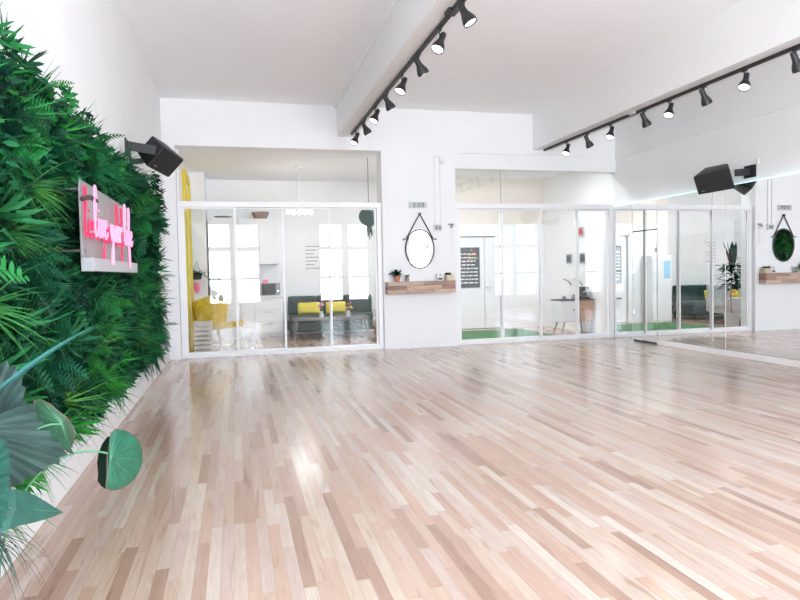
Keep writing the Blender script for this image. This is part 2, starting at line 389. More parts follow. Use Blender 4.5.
# ------------------------------------------------------------------ track lights
def spot_head(name_parent, J, d, bright):
    """J joint under the track, d aim direction"""
    d = V(d).normalized()
    st = empty('track_spotlight', J, None, 'spotlight', None)
    a = V(J); k = a + V((.02 if bright else -.01, 0, -.080))
    part(MB().tube([a, a + V((0, 0, -.035)), k, k + d * .01], .007, 6).bbox(a.x - .016, a.x + .016, a.y - .03, a.y + .03, a.z - .014, a.z, .003), 'swivel_arm', M['black'], st)
    b = k - d * .06; z_ = 1.14
    prof = [(0, 0), (.020, 0), (.024, .006), (.025, .060), (.029, .080), (.042, .110), (.050, .135), (.050, .160), (.046, .160), (.044, .150)]
    part(MB().lathe([(q0 * z_, q1 * z_) for q0, q1 in prof], b, 20, d), 'lamp_shade', M['black'], st, True)
    part(MB().lathe([(q0 * z_, q1 * z_) for q0, q1 in [(0, .160), (.02, .159), (.036, .155), (.043, .150), (.044, .148)]], b, 20, d), 'bulb', M['bulb' if bright else 'bulbdim'], st, True)
    ld = bpy.data.lights.new('spot_beam', 'SPOT'); ld.energy = SPOTW; ld.spot_size = math.radians(95); ld.spot_blend = .8; ld.shadow_soft_size = .11; ld.color = (1, .99, .97)
    lo = bpy.data.objects.new('spot_beam', ld); col.objects.link(lo); lo.parent = st
    lo.rotation_mode = 'QUATERNION'; lo.rotation_quaternion = V((0, 0, -1)).rotation_difference(d); lo.location = (b + d * .21) - V(J)
    return st
SPOTW = 8
def track(x, zt, ys, y0, y1, tag_txt, feed, words):
    t = empty('lighting_track', (x, (y0 + y1) / 2, zt), 'black lighting track fixed under the %s' % tag_txt, 'lighting track')
    part(MB().bbox(x - .017, x + .017, y0, y1, zt - .035, zt, .003), 'rail', M['black'], t)
    part(MB().bbox(x - .045, x + .045, feed - .06, feed + .06, zt - .03, zt, .006), 'feed_box', M['black'] if x < 4 else M['cable'], t)
    for i, y in enumerate(ys):
        br = i % 2 == 0
        d = (-.50, -.30, -1) if br else (.58, .10, -1)
        if x < 4 and i == 7: d = (.50, -.25, -1)
        s = spot_head(None, (x, y, zt - .035), d, br)
        w = words[i] if i < len(words) else 'outside the picture'
        s['label'] = 'black track spotlight on the %s, %s' % (tag_txt, w)
        s['group'] = 'spotlights on the ' + tag_txt
track(2.743, 3.33, [9.39, 8.69, 8.02, 7.35, 6.68, 6.02, 5.38, 4.76, 4.1], 3.0, 9.68, 'left ceiling beam', 5.05,
      ['nearest the back wall', 'second from the back wall', 'third from the back wall', 'fourth from the back wall', 'fifth from the back wall',
       'sixth from the back wall', 'second from the top edge', 'topmost in the picture', 'above the picture edge'])
track(6.03, 3.22, [9.16, 8.54, 7.95, 7.19, 6.71, 6.12, 5.54, 4.92, 4.3], 3.2, 9.9, 'right ceiling beam', 7.4,
      ['nearest the back wall', 'second from the back wall', 'third from the back wall', 'fourth from the back wall', 'fifth from the back wall',
       'sixth from the back wall', 'seventh from the back wall', 'cut by the right edge', 'outside the picture'])

# ------------------------------------------------------------------ speakers
def speaker(c, size, rot, wallx, sgn, label):
    r = empty('wall_speaker', c, label, 'speaker')
    w, d_, h = size
    R4 = Matrix.Rotation(rot[1], 4, 'Y') @ Matrix.Rotation(rot[2], 4, 'Z') @ Matrix.Rotation(rot[0], 4, 'X')
    # trapezoid cabinet, front (local -y) wider
    bm = bmesh.new()
    vs = []
    for (y, s) in ((-d_ / 2, 1.), (d_ / 2, .62)):
        for (x, z) in ((-1, -1), (1, -1), (1, 1), (-1, 1)):
            vs.append(bm.verts.new((x * w / 2 * s, y, z * h / 2 * (1 if s == 1 else .92))))
    for f in ((0, 3, 2, 1), (4, 5, 6, 7), (0, 1, 5, 4), (1, 2, 6, 5), (2, 3, 7, 6), (3, 0, 4, 7)): bm.faces.new([vs[i] for i in f])
    bmesh.ops.recalc_face_normals(bm, faces=bm.faces[:]); bmesh.ops.bevel(bm, geom=bm.edges[:], offset=.014, segments=3, profile=.5, affect='EDGES')
    bm.verts.index_update(); mb = MB().add([v.co[:] for v in bm.verts], [[v.index for v in f.verts] for f in bm.faces]); bm.free()
    mb.xf(R4); mb.build('cabinet', M['blackg'], r, True)
    g = MB().bbox(-w / 2 + .012, w / 2 - .012, -d_ / 2 - .008, -d_ / 2 + .002, -h / 2 + .012, h / 2 - .012, .004).xf(R4); g.build('grille', M['grille'], r)
    b = MB().tube([(-w / 2 + .06, -d_ / 2 - .01, -h / 2 + .05), (-w / 2 + .1, -d_ / 2 - .01, -h / 2 + .05)], .006).xf(R4); b.build('badge', M['chrome'], r)
    return r
def ubracket(r, pts, wdt, th, foot):
    """flat steel arm from the wall to the cabinet's pivot"""
    mb = MB(); l = r.location
    for a, b in zip(pts[:-1], pts[1:]):
        a, b = V(a), V(b); t = (b - a).normalized(); s = t.cross(V((0, 1, 0)) if abs(t.y) < .8 else V((0, 0, 1))).normalized(); n = t.cross(s)
        vs = [a + s * i * wdt / 2 + n * j * th / 2 for i in (-1, 1) for j in (-1, 1)] + [b + s * i * wdt / 2 + n * j * th / 2 for i in (-1, 1) for j in (-1, 1)]
        mb.add(vs, [(0, 1, 3, 2), (4, 6, 7, 5), (0, 4, 5, 1), (2, 3, 7, 6), (0, 2, 6, 4), (1, 5, 7, 3)])
    mb.bbox(*foot, .004)
    return part(mb, 'bracket', M['black'], r)
sl = speaker(V((.27, 6.90, 2.43)), (.38, .24, .25), (math.radians(26), math.radians(20), math.radians(62)), 0, 1,
             'black speaker on a wall bracket above the far end of the green wall')
ubracket(sl, [(.0, 6.66, 2.475), (.27, 6.66, 2.435)], .085, .014, (0, .012, 6.60, 6.90, 2.38, 2.54))
ubracket(sl, [(.012, 6.90, 2.36), (.16, 6.90, 2.38)], .05, .02, (0, .012, 6.83, 6.97, 2.30, 2.42))
sr = speaker(V((7.16, 7.26, 2.37)), (.46, .27, .27), (math.radians(24), math.radians(-9), math.radians(-58)), XR, -1,
             'black speaker on a wall bracket above the mirrors')
ubracket(sr, [(XR, 6.98, 2.42), (7.22, 7.0, 2.40)], .09, .014, (XR - .012, XR, 6.88, 7.08, 2.34, 2.50))

# ------------------------------------------------------------------ pillar things
PY = YB - .07
ck = empty('wall_clock', (3.823, PY, 2.232), 'small digital wall clock reading 3:09 above the oval mirror', 'clock')
part(MB().bbox(3.675, 3.972, PY - .03, PY, 2.232, 2.328, .006), 'housing', M['lcd'], ck)
SEG = {'3': 'abcdg', '0': 'abcdef', '9': 'abcdfg'}
dg = MB()
def seg7(ch, x, z, w, h, t):
    y0, y1 = PY - .034, PY - .0295
    P_ = {'a': (x, x + w, z + h - t, z + h), 'g': (x, x + w, z + h / 2 - t / 2, z + h / 2 + t / 2), 'd': (x, x + w, z, z + t),
          'f': (x, x + t, z + h / 2, z + h), 'b': (x + w - t, x + w, z + h / 2, z + h), 'e': (x, x + t, z, z + h / 2), 'c': (x + w - t, x + w, z, z + h / 2)}
    for k in SEG[ch]: q = P_[k]; dg.box(q[0], q[1], y0, y1, q[2], q[3])
seg7('3', 3.735, 2.25, .04, .062, .009); seg7('0', 3.822, 2.25, .04, .062, .009); seg7('9', 3.882, 2.25, .04, .062, .009)
dg.box(3.793, 3.803, PY - .034, PY - .0295, 2.263, 2.273).box(3.793, 3.803, PY - .034, PY - .0295, 2.288, 2.298)
part(dg, 'digits', M['digit'], ck)
cx, cz, rx, rz = 3.845, 1.582, .235, .30
om = empty('oval_mirror', (cx, PY, cz - rz), 'oval wall mirror with thin dark frame hanging from a strap on the pillar', 'mirror')
n = 48; mb = MB(); ring = [(cx + rx * math.cos(2 * PI * k / n), cz + rz * math.sin(2 * PI * k / n)) for k in range(n)]
mb.add([(x, PY - .018, z) for x, z in ring] + [(x, PY - .006, z) for x, z in ring], [tuple(range(n))] + [tuple(range(2 * n - 1, n - 1, -1))] + [(k, n + k, n + (k + 1) % n, (k + 1) % n) for k in range(n)])
part(mb, 'mirror_glass', M['mirror'], om)
mb = MB(); mb.tube([(x, PY - .015, z) for x, z in ring] + [(ring[0][0], PY - .015, ring[0][1]), ], .0125, 8); part(mb, 'oval_frame', M['strap'], om, True)
s1 = (cx - rx + .01, PY - .014, cz + .16); s2 = (cx + rx - .01, PY - .014, cz + .16); ap = (cx + .005, PY - .02, 2.14)
mb = MB()
for s in (s1, s2): mb.tube([s, ap], .0105, 6)
part(mb, 'strap', M['strap'], om)
part(MB().tube([(ap[0], PY, ap[2]), (ap[0], PY - .045, ap[2])], .018, 12), 'wall_peg', M['black'], om)
for sx_ in (-1, 1): part(MB().tube([(cx + sx_ * (rx - .02), PY - .016, cz + .16), (cx + sx_ * (rx + .045), PY - .016, cz + .155)], .013, 10), 'side_pin', M['tray'], om)
sh = empty('wall_shelf', (3.82, PY, .875), 'floating shelf box of reclaimed wood strips on the pillar below the oval mirror', 'shelf')
for i, (a, b, z0, z1) in enumerate([(3.27, 3.86, 1.005, 1.07), (3.86, 4.385, 1.005, 1.07), (3.27, 3.58, .94, 1.005), (3.58, 4.16, .94, 1.005), (4.16, 4.385, .94, 1.005), (3.27, 4.02, .875, .94), (4.02, 4.385, .875, .94)]):
    mm = mat('shelf_wood_%s' % 'abcdefg'[i], [(.50, .37, .30), (.36, .24, .19), (.28, .18, .14), (.52, .36, .27), (.40, .22, .19), (.44, .31, .24), (.55, .42, .34)][i], .6, var=.3, scale=2.2, stretch=(2.5, 1, 22), bump=.2)
    part(MB().bbox(a + .001, b - .001, PY - .17, PY, z0 + .001, z1 - .001, .003), 'wood_strip', mm, sh)

def leafy(mb, c, n, L, w, spread, up, seedoff=0, droop=.3):
    """n ovate leaves radiating from c"""
    for i in range(n):
        az = random.uniform(0, 2 * PI); el = random.uniform(.1, up)
        d = V((math.cos(az) * math.cos(el), math.sin(az) * math.cos(el), math.sin(el)))
        blade(mb, V(c) + d * spread * random.random(), d, L * random.uniform(.7, 1.2), w, droop)
def blade(mb, p, d, L, w, droop=.3, seg=4, fold=.25, prof=None, grav=V((0, 0, -1)), up=None):
    d = V(d).normalized(); p = V(p)
    upv = up if up is not None else V((0, 0, 1))
    s = d.cross(upv)
    if s.length < .05: s = d.cross(V((1, 0, 0)))
    s.normalize(); nn = s.cross(d).normalized()
    vs = []; cur = p.copy(); dd = d.copy()
    for i in range(seg + 1):
        t = i / seg
        if prof: ww = w * prof(t)
        else: ww = w * (math.sin(PI * min(1, (t * .92 + .08))) ** .8) if t < 1 else 0
        vs += [cur + s * ww / 2 + nn * ww * fold * .5, cur.copy(), cur - s * ww / 2 + nn * ww * fold * .5]
        dd = (dd + grav * droop * (1.2 / seg)).normalized(); cur = cur + dd * (L / seg)
        nn = s.cross(dd).normalized()
    fs = []
    for i in range(seg):
        a = 3 * i; b = a + 3
        fs += [(a, b, b + 1, a + 1), (a + 1, b + 1, b + 2, a + 2)]
    mb.add(vs, fs)
# potted succulent on the shelf, left
sp = empty('potted_plant', (3.44, PY - .09, 1.07), 'small leafy plant in a terracotta pot at the left end of the wall shelf', 'potted plant')
part(MB().lathe([(0, 0), (.035, 0), (.048, .075), (.052, .075), (.052, .09), (.044, .09), (.042, .07), (0, .07)], (3.44, PY - .09, 1.07), 16), 'pot', M['terra'], sp, True)
mb = MB(); leafy(mb, (3.44, PY - .09, 1.15), 34, .10, .045, .05, 1.3, droop=.4); leafy(mb, (3.40, PY - .1, 1.19), 16, .08, .04, .04, .9, droop=.3); part(mb, 'foliage', M['gleaf3'], sp)
sp2 = empty('potted_plant', (3.60, PY - .08, 1.07), 'tiny dark glass jar of greenery right of the terracotta pot', 'potted plant')
part(MB().lathe([(0, 0), (.03, 0), (.034, .05), (.03, .05), (0, .045)], (3.61, PY - .08, 1.07), 14), 'jar', M['tray'], sp2, True)
mb = MB(); leafy(mb, (3.61, PY - .08, 1.12), 16, .06, .03, .02, 1.3); part(mb, 'foliage', M['olive'], sp2)
fs_ = empty('picture_stand', (4.155, PY - .09, 1.07), 'small black and white print standing on the wall shelf', 'picture')
part(MB().bbox(4.10, 4.20, PY - .10, PY - .085, 1.07, 1.20, .002), 'card', M['paper'], fs_)
part(MB().box(4.115, 4.185, PY - .102, PY - .1, 1.085, 1.12).lathe([(0, 0), (.014, 0), (.014, .002), (0, .002)], (4.15, PY - .1, 1.16), 12, (0, -1, 0)), 'print', M['dprint'], fs_)
gb = empty('storage_box', (4.31, PY - .09, 1.07), 'small pale gold box with greenery on top at the right end of the wall shelf', 'box')
part(MB().bbox(4.245, 4.375, PY - .14, PY - .04, 1.07, 1.16, .004), 'body', M['brass'], gb)
mb = MB()
for i in range(26): blade(mb, (4.25 + .12 * random.random(), PY - .09 + random.uniform(-.04, .04), 1.16), (random.uniform(-.6, .6), random.uniform(-.4, .4), .6), .045, .02)
part(mb, 'greenery', M['gleaf3'], gb)
o = rehome(MB().tube([(4.222, PY - .08, 1.07), (4.222, PY - .08, 1.11), (4.24, PY - .08, 1.13)], .006).lathe([(0, 0), (.018, 0), (.018, .01), (0, .01)], (4.222, PY - .08, 1.07), 12).build('candle_holder', M['tray']), (4.222, PY - .08, 1.07))
tag(o, 'tiny grey metal candle holder left of the gold box', 'candle holder')
# conduits and switches
cc_ = empty('cable_conduit', (4.14, PY, 1.9), 'white surface conduit running down the pillar to a double switch', 'conduit')
part(MB().bbox(4.105, 4.118, PY - .014, PY, 1.98, 3.05, .003).bbox(4.105, 4.22, PY - .014, PY, 3.05, 3.065, .003).bbox(4.195, 4.21, PY - .014, PY, 1.98, 3.05, .003), 'channel', M['cable'], cc_)
part(MB().bbox(4.08, 4.22, PY - .035, PY, 1.86, 1.985, .006), 'switch_box', M['cable'], cc_)
part(MB().bbox(4.10, 4.145, PY - .043, PY - .034, 1.885, 1.955, .003).bbox(4.155, 4.20, PY - .043, PY - .034, 1.885, 1.955, .003), 'rocker', M['tray'], cc_)
ft = empty('junction_box', (4.24, PY, 2.98), 'round white junction cap high on the pillar', 'junction box')
part(MB().lathe([(0, .03), (.035, .028), (.042, .018), (.042, 0)], (4.24, PY, 2.98), 20, (0, -1, 0)), 'cap', M['cable'], ft, True)
hk = empty('wall_hook', (4.375, PY, 1.95), 'small dark hook with a thin hanging cord right of the switch', 'hook')
part(MB().tube(spline([(4.375, PY, 1.97), (4.375, PY - .05, 1.97), (4.36, PY - .05, 1.92), (4.40, PY - .04, 1.955)]), .009, 6).bbox(4.33, 4.42, PY - .02, PY, 1.965, 1.985, .002), 'hook', M['tray'], hk)
part(MB().tube([(4.378, PY - .03, 1.95), (4.38, PY - .02, 1.6)], .004, 5), 'cord', M['cable'], hk)
o = rehome(MB().bbox(7.420, XR - .002, 6.83, 6.87, 2.5, 2.56, .002).build('wall_socket', M['cable']), (XR, 6.85, 2.5))
tag(o, 'small white socket on the right wall beside the speaker', 'socket')

# ------------------------------------------------------------------ green wall
GY0, GY1, GZ0, GZ1 = 1.15, 7.85, .38, 2.17
gw = empty('green_wall', (.0, (GY0 + GY1) / 2, GZ0), 'long wall panel of dense mixed green foliage covering the left wall', 'green wall')
part(MB().bbox(0.001, .05, GY0, GY1 - .02, GZ0 + .02, GZ1, .01), 'backing_panel', M['gback'], gw)
def fern(n, L, lw, steps=13):
    mb = MB()
    for i in range(n):
        az = 2 * PI * (i + random.uniform(-.3, .3)) / n; el = random.uniform(.15, .95)
        d = V((math.sin(el), math.cos(az) * math.cos(el), math.sin(az) * math.cos(el)))
        LL = L * random.uniform(.75, 1.1); cur = V((.0, 0, 0)); dd = d.copy(); side = d.cross(V((1, .05, 0))).normalized()
        pts = []
        for k in range(steps + 1):
            pts.append((cur.copy(), dd.copy())); dd = (dd + V((-.02, 0, -.085))).normalized(); cur = cur + dd * LL / steps
        for k in range(1, steps + 1):
            p, t = pts[k]; u = k / steps
            ln = lw * math.sin(PI * min(1, .12 + u * .88)) ** .7 + .012
            for s in (-1, 1):
                q = (side * s + t * .45).normalized(); w = LL / steps * .74
                tip = p + q * ln + V((0, 0, -.12 * ln)); mid = p + q * ln * .5
                mb.add([p - t * w * .45, mid - t * w * .42, tip, mid + t * w * .42, p + t * w * .45], [(0, 1, 2, 3, 4)])
        mb.tube([p for p, _ in pts[::3]], .0018, 3, False)
    return mb
def rosette(n, L, w, el0, el1, droop, prof=None, seg=4):
    mb = MB()
    for i in range(n):
        az = 2 * PI * (i + random.uniform(-.4, .4)) / n * (1 + 0 * i); el = random.uniform(el0, el1)
        d = V((math.sin(el), math.cos(az) * math.cos(el), math.sin(az) * math.cos(el)))
        blade(mb, V((random.uniform(0, .02), 0, 0)), d, L * random.uniform(.65, 1.12), w * random.uniform(.8, 1.2), droop, seg, .3, prof, up=V((1, .02, .03)))
    return mb
def bushy(n, L, w, R):
    mb = MB()
    for i in range(n):
        a = random.uniform(0, 2 * PI); rr = R * math.sqrt(random.random()); c = V((random.uniform(0, .10) * (1.3 - rr / R), rr * math.cos(a), rr * math.sin(a)))
        d = (V((random.uniform(.15, 1.), random.uniform(-1, 1), random.uniform(-1, .7)))).normalized()
        blade(mb, c, d, L * random.uniform(.6, 1.2), w * random.uniform(.8, 1.2), .25, 3, .3, None, up=V((1, .1, .1)))
    return mb
protos = {
 'fern_plant': ([fern(11, .30, .055), fern(9, .26, .065, 11), fern(13, .33, .05, 15)], M['gleaf1']),
 'spiky_plant': ([rosette(16, .22, .034, .1, 1.2, .35), rosette(13, .25, .042, .15, 1.1, .45), rosette(20, .20, .026, .1, 1.3, .3)], M['gleaf2']),
 'grass_tuft': ([rosette(44, .27, .011, .1, 1.2, .5, lambda t: 1 - t * .9, 5), rosette(36, .30, .014, .1, 1.1, .7, lambda t: 1 - t * .9, 5)], M['gleaf4']),
 'leafy_plant': ([bushy(60, .075, .034, .13), bushy(46, .10, .045, .14), bushy(85, .055, .026, .13)], M['gleaf3']),
}
pmesh = {}
for k, (ms, mt) in protos.items():
    pmesh[k] = []
    for mb in ms:
        me = bpy.data.meshes.new(k); me.from_pydata(mb.v, [], mb.f); me.materials.append(mt); me.update(); pmesh[k].append(me)
altmat = {'fern_plant': [M['gleaf1'], M['gleaf3'], M['gleaf1'], M['gleaf2']], 'spiky_plant': [M['gleaf2'], M['gleaf1']], 'grass_tuft': [M['gleaf2'], M['gleaf1'], M['gleaf4']], 'leafy_plant': [M['gleaf3'], M['gleaf1'], M['gleaf3']]}
for k in list(pmesh):           # colour variants share shape
    ex = []
    for me in pmesh[k]:
        for a in altmat[k]:
            c = me.copy(); c.materials[0] = a; ex.append(c)
    pmesh[k] = ex
rnd = random.Random(11)
spots = []
tries = 0
def inside_sign(y, z): return 3.50 < y < 5.08 and 1.28 < z < 1.66
while len(spots) < 352 and tries < 60000:
    tries += 1
    y = rnd.uniform(GY0, GY1 - .02); z = rnd.uniform(GZ0 + .02, GZ1 - .0)
    if inside_sign(y, z): continue
    md_ = .150
    if all((y - a) ** 2 + (z - b) ** 2 > md_ ** 2 for a, b in spots): spots.append((y, z))
kinds = ['fern_plant'] * 26 + ['spiky_plant'] * 26 + ['grass_tuft'] * 20 + ['leafy_plant'] * 28
cnt = {k: 0 for k in protos}
for (y, z) in spots:
    k = rnd.choice(kinds)
    while cnt[k] >= 95: k = rnd.choice(list(protos))
    cnt[k] += 1
    o = bpy.data.objects.new(k, rnd.choice(pmesh[k])); col.objects.link(o); o.parent = gw
    edge = z < GZ0 + .15
    near_sign = 3.2 < y < 5.3 and 1.12 < z < 1.82
    s = rnd.uniform(.7, 1.0) * (.75 if near_sign else 1)
    o.location = V((.05 if near_sign else rnd.uniform(.05, .10), y, z)) - gw.location
    o.rotation_euler = (rnd.uniform(-.5, .5) if edge else rnd.uniform(0, 2 * PI) if k != 'fern_plant' else rnd.uniform(-.6, .6), rnd.uniform(-.2, .25), rnd.uniform(-.35, .2))
    if z > GZ1 - .15: s *= .72
    o.scale = (s * .85 if near_sign else s, s, s)
for (y, z, k) in ((7.78, 2.20, .95), (7.80, 2.0, 1.05), (7.72, 2.30, .7), (7.84, 1.8, 1.0)):
    o = bpy.data.objects.new('leafy_plant', pmesh['leafy_plant'][0]); col.objects.link(o); o.parent = gw
    o.location = V((.09, y, z)) - gw.location; o.rotation_euler = (rnd.uniform(0, 6), .1, 0); o.scale = (k * 1.3, k, k)
# dense small filling leaves
mb = MB()
for i in range(11000):
    y = rnd.uniform(GY0, GY1); z = rnd.uniform(GZ0 - .03, GZ1 + .02)
    d = V((rnd.uniform(.2, 1.), rnd.uniform(-1, 1), rnd.uniform(-1.1, .7))).normalized()
    blade(mb, (rnd.uniform(.04, .10), y, z), d, rnd.uniform(.05, .12), rnd.uniform(.018, .04), .2, 2, .3, None, up=V((1, .1, .1)))
fl = part(mb, 'filler_foliage', M['gleaf3'], gw); fl['kind'] = 'stuff'

# ------------------------------------------------------------------ neon sign
SXb, SXt = .235, .30
ns = empty('neon_sign', (SXb, 4.28, 1.245), 'pink neon script sign reading live your life on a frosted acrylic board', 'neon sign')
part(MB().bbox(SXb - .012, SXb, 3.56, 5.06, 1.315, 1.71, .003), 'backing_board', M['acrylic'], ns)
part(MB().bbox(SXb - .012, SXb + .05, 3.56, 5.06, 1.245, 1.315, .003), 'bottom_lip', M['acrylic2'], ns)
for (y, z) in ((3.60, 1.665), (5.02, 1.665), (3.60, 1.35), (5.02, 1.35), (4.28, 1.665)):
    part(MB().tube([(0.02, y, z), (SXb + .012, y, z)], .010, 10), 'standoff', M['chrome'], ns)
G = {
 'l': (.62, [[(0, .35), (.18, .9), (.40, 2.0), (.36, 2.5), (.2, 2.55), (.12, 2.1), (.10, .5), (.2, .03), (.42, .1), (.62, .4)]]),
 'i': (.45, [[(0, .4), (.1, .95), (.1, .35), (.2, .02), (.36, .12), (.45, .4)], [(.12, 1.35), (.14, 1.42)]]),
 'v': (.66, [[(0, .4), (.08, .95), (.18, .6), (.28, .05), (.42, .6), (.5, .98), (.66, .85)]]),
 'e': (.6, [[(0, .45), (.34, .62), (.36, .92), (.2, 1.0), (.07, .75), (.07, .3), (.22, .02), (.42, .12), (.6, .4)]]),
 'y': (.68, [[(0, .5), (.07, .95), (.1, .35), (.24, .05), (.4, .4), (.46, .98), (.44, 0), (.40, -1.0), (.28, -1.32), (.14, -1.2), (.2, -.6), (.48, .05), (.68, .4)]]),
 'o': (.6, [[(.3, .98), (.1, .8), (.07, .3), (.22, .02), (.42, .2), (.46, .7), (.3, .98), (.42, .85), (.6, .8)]]),
 'u': (.66, [[(0, .8), (.07, .95), (.09, .3), (.22, .02), (.38, .25), (.44, .98), (.46, .3), (.56, .1), (.66, .4)]]),
 'r': (.55, [[(0, .4), (.08, .98), (.1, .02), (.13, .6), (.28, .95), (.42, .95), (.55, .75)]]),
 'f': (.58, [[(0, .3), (.22, 1.0), (.40, 2.0), (.36, 2.45), (.22, 2.45), (.17, 2.0), (.16, .3), (.14, -.9), (.22, -1.4), (.34, -1.1), (.28, -.2), (.2, .1), (.42, .15), (.58, .4)]]),
}
U = .1
def word(txt, y, zb, us):
    strokes = []; curp = []
    for ch in txt:
        w_, st = G[ch]
        curp += [(y + px * us * 1.5, zb + pz * us) for px, pz in st[0]][(1 if curp else 0):]
        for ex in st[1:]: strokes.append([(y + px * us * 1.5, zb + pz * us) for px, pz in ex])
        y += w_ * us * 1.5
    strokes.append(curp)
    return y, strokes
yy = 3.53
for txt in ('live', 'your', 'life'):
    yend, st = word(txt, yy, 1.42, U * (1. if txt != 'your' else 1.0))
    mf = MB(); mbk = MB()
    for s in st:
        pf = spline([(SXt, a, b) for a, b in s], 4); mf.tube(pf, .0052, 6)
        pb = spline([(SXb + .018, a, b) for a, b in s], 3); mbk.tube(pb, .0050, 5)
    w = part(mf, 'neon_word', M['neon'], ns, True)
    part(mbk, 'tube_reflection', M['neonb'], w, True)  # red reflection in the acrylic, built as a glowing copy of the strokes
    yy = yend + .085
for y in (3.64, 3.95, 4.28, 4.58, 4.8): part(MB().tube([(SXb, y, 1.45), (SXt - .008, y, 1.45)], .006, 6), 'tube_support', M['acrylic2'], ns)
part(MB().tube(spline([(SXb + .02, 3.48, 1.60), (SXb + .05, 3.53, 1.615), (SXt, 3.60, 1.60)]), .012, 8), 'electrode_cable', M['strap'], ns)

# ------------------------------------------------------------------ foreground plants
def pt(px, py, Y):
    dx, dy = px - 400, -(py - 300); c, s = math.cos(ROL), math.sin(ROL)
    d = F2 * FPX + _R * (c * dx + s * dy) + U2 * (-s * dx + c * dy)
    return CAM + d * (Y / d.y)
def fan(hub, dirs, nrm, depth=.012, wob=.06, tip=.0):
    """pleated fan leaf: hub point, list of rib end points; zigzag folds and notched rim"""
    hub = V(hub); mb = MB(); R_ = []
    n = len(dirs)
    vs = []; seg = 6
    for i in range(2 * n - 1):
        if i % 2 == 0: e = V(dirs[i // 2]); off = depth; k = 1.0
        else: e = (V(dirs[i // 2]) + V(dirs[i // 2 + 1])) / 2; off = -depth; k = .955
        for j in range(seg + 1):
            t = j / seg; p = hub.lerp(e, t * k)
            p = p + nrm * (off * t * (1.2 - .2 * t)) + nrm * (-.05 * (t * t)) * 1.0
            vs.append(p)
    fs = []
    for i in range(2 * n - 2):
        for j in range(seg):
            a = i * (seg + 1) + j; b = a + seg + 1
            fs.append((a, b, b + 1, a + 1))
    mb.add(vs, fs)
    # slim thickness
    m0 = len(vs); mb.add([v - nrm * .0016 for v in vs], [f[::-1] for f in fs])
    return mb
fp = empty('fan_palm', (.22, 1.62, 0), 'large pleated blue green palm leaves reaching in at the lower left before the green wall', 'palm plant')
part(MB().lathe([(0, 0), (.10, 0), (.13, .27), (.14, .30), (.125, .30), (.12, .26), (0, .26)], (.22, 1.55, 0), 24), 'pot', M['pot'], fp, True)
part(MB().lathe([(0, .262), (.118, .262), (.118, .25)], (.22, 1.55, 0), 20), 'soil', M['soil'], fp)
towards = (CAM - V((.3, 1.8, .7))).normalized()
fans = [
 # hub, [rim points], Y ranges
 (pt(-34, 462, 2.05), [pt(x, y, Y) for x, y, Y in ((-40, 372, 2.12), (-22, 362, 2.13), (-4, 357, 2.13), (8, 358, 2.12), (18, 363, 2.10), (24, 373, 2.09), (27, 386, 2.08), (28, 400, 2.06), (26, 416, 2.04), (20, 432, 2.02))], M['palmg']),
 (pt(-40, 430, 1.9), [pt(x, y, Y) for x, y, Y in ((20, 405, 2.0), (34, 402, 2.0), (42, 410, 2.0), (52, 420, 1.99), (60, 430, 1.98), (69, 443, 1.97), (70, 454, 1.96), (62, 462, 1.95), (48, 470, 1.94), (38, 477, 1.93), (24, 484, 1.92), (10, 490, 1.9))], M['palmg']),
 (pt(-46, 486, 1.62), [pt(x, y, Y) for x, y, Y in ((-30, 425, 1.7), (-14, 424, 1.7), (0, 430, 1.7), (8, 440, 1.7), (13, 450, 1.69), (12, 460, 1.68), (14, 470, 1.67), (11, 480, 1.66), (12, 490, 1.65), (9, 500, 1.64), (11, 510, 1.63), (8, 520, 1.62), (4, 530, 1.61), (-8, 538, 1.6))], M['palm']),
]
for hub, rim, mt in fans:
    part(fan(hub, rim, towards, .0065), 'fan_leaf', mt, fp)
base = V((.22, 1.55, .26))
for hub, _, _ in fans: part(MB().tube(spline([base, base.lerp(hub, .5) + V((-.03, 0, .05)), hub]), [.009] * 12 + [.006], 7), 'stalk', M['stem'], fp, True)
# spear leaf
a_, b_ = pt(-12, 398, 1.98), pt(97, 324, 2.25)
mb = MB(); ptsS = [a_.lerp(b_, t) + V((0, 0, .012 * math.sin(PI * t))) for t in [i / 10 for i in range(11)]]
wS = [.016, .019, .022, .022, .020, .017, .014, .011, .008, .005, .001]
ps = MB()
for i, p in enumerate(ptsS):
    w_ = wS[i] * .58; upn = V((.25, 0, 1)).normalized(); fr_ = V((.4, -.8, .1)).normalized()
    ps.v += [tuple(p + upn * w_), tuple(p + fr_ * w_ * .4), tuple(p - upn * w_), tuple(p - fr_ * w_ * .4)]
for i in range(10):
    for k in range(4): ps.f.append((i * 4 + k, i * 4 + (k + 1) % 4, i * 4 + 4 + (k + 1) % 4, i * 4 + 4 + k)); ps.mi.append(0)
part(ps, 'spear_leaf', M['teal'], fp, True)
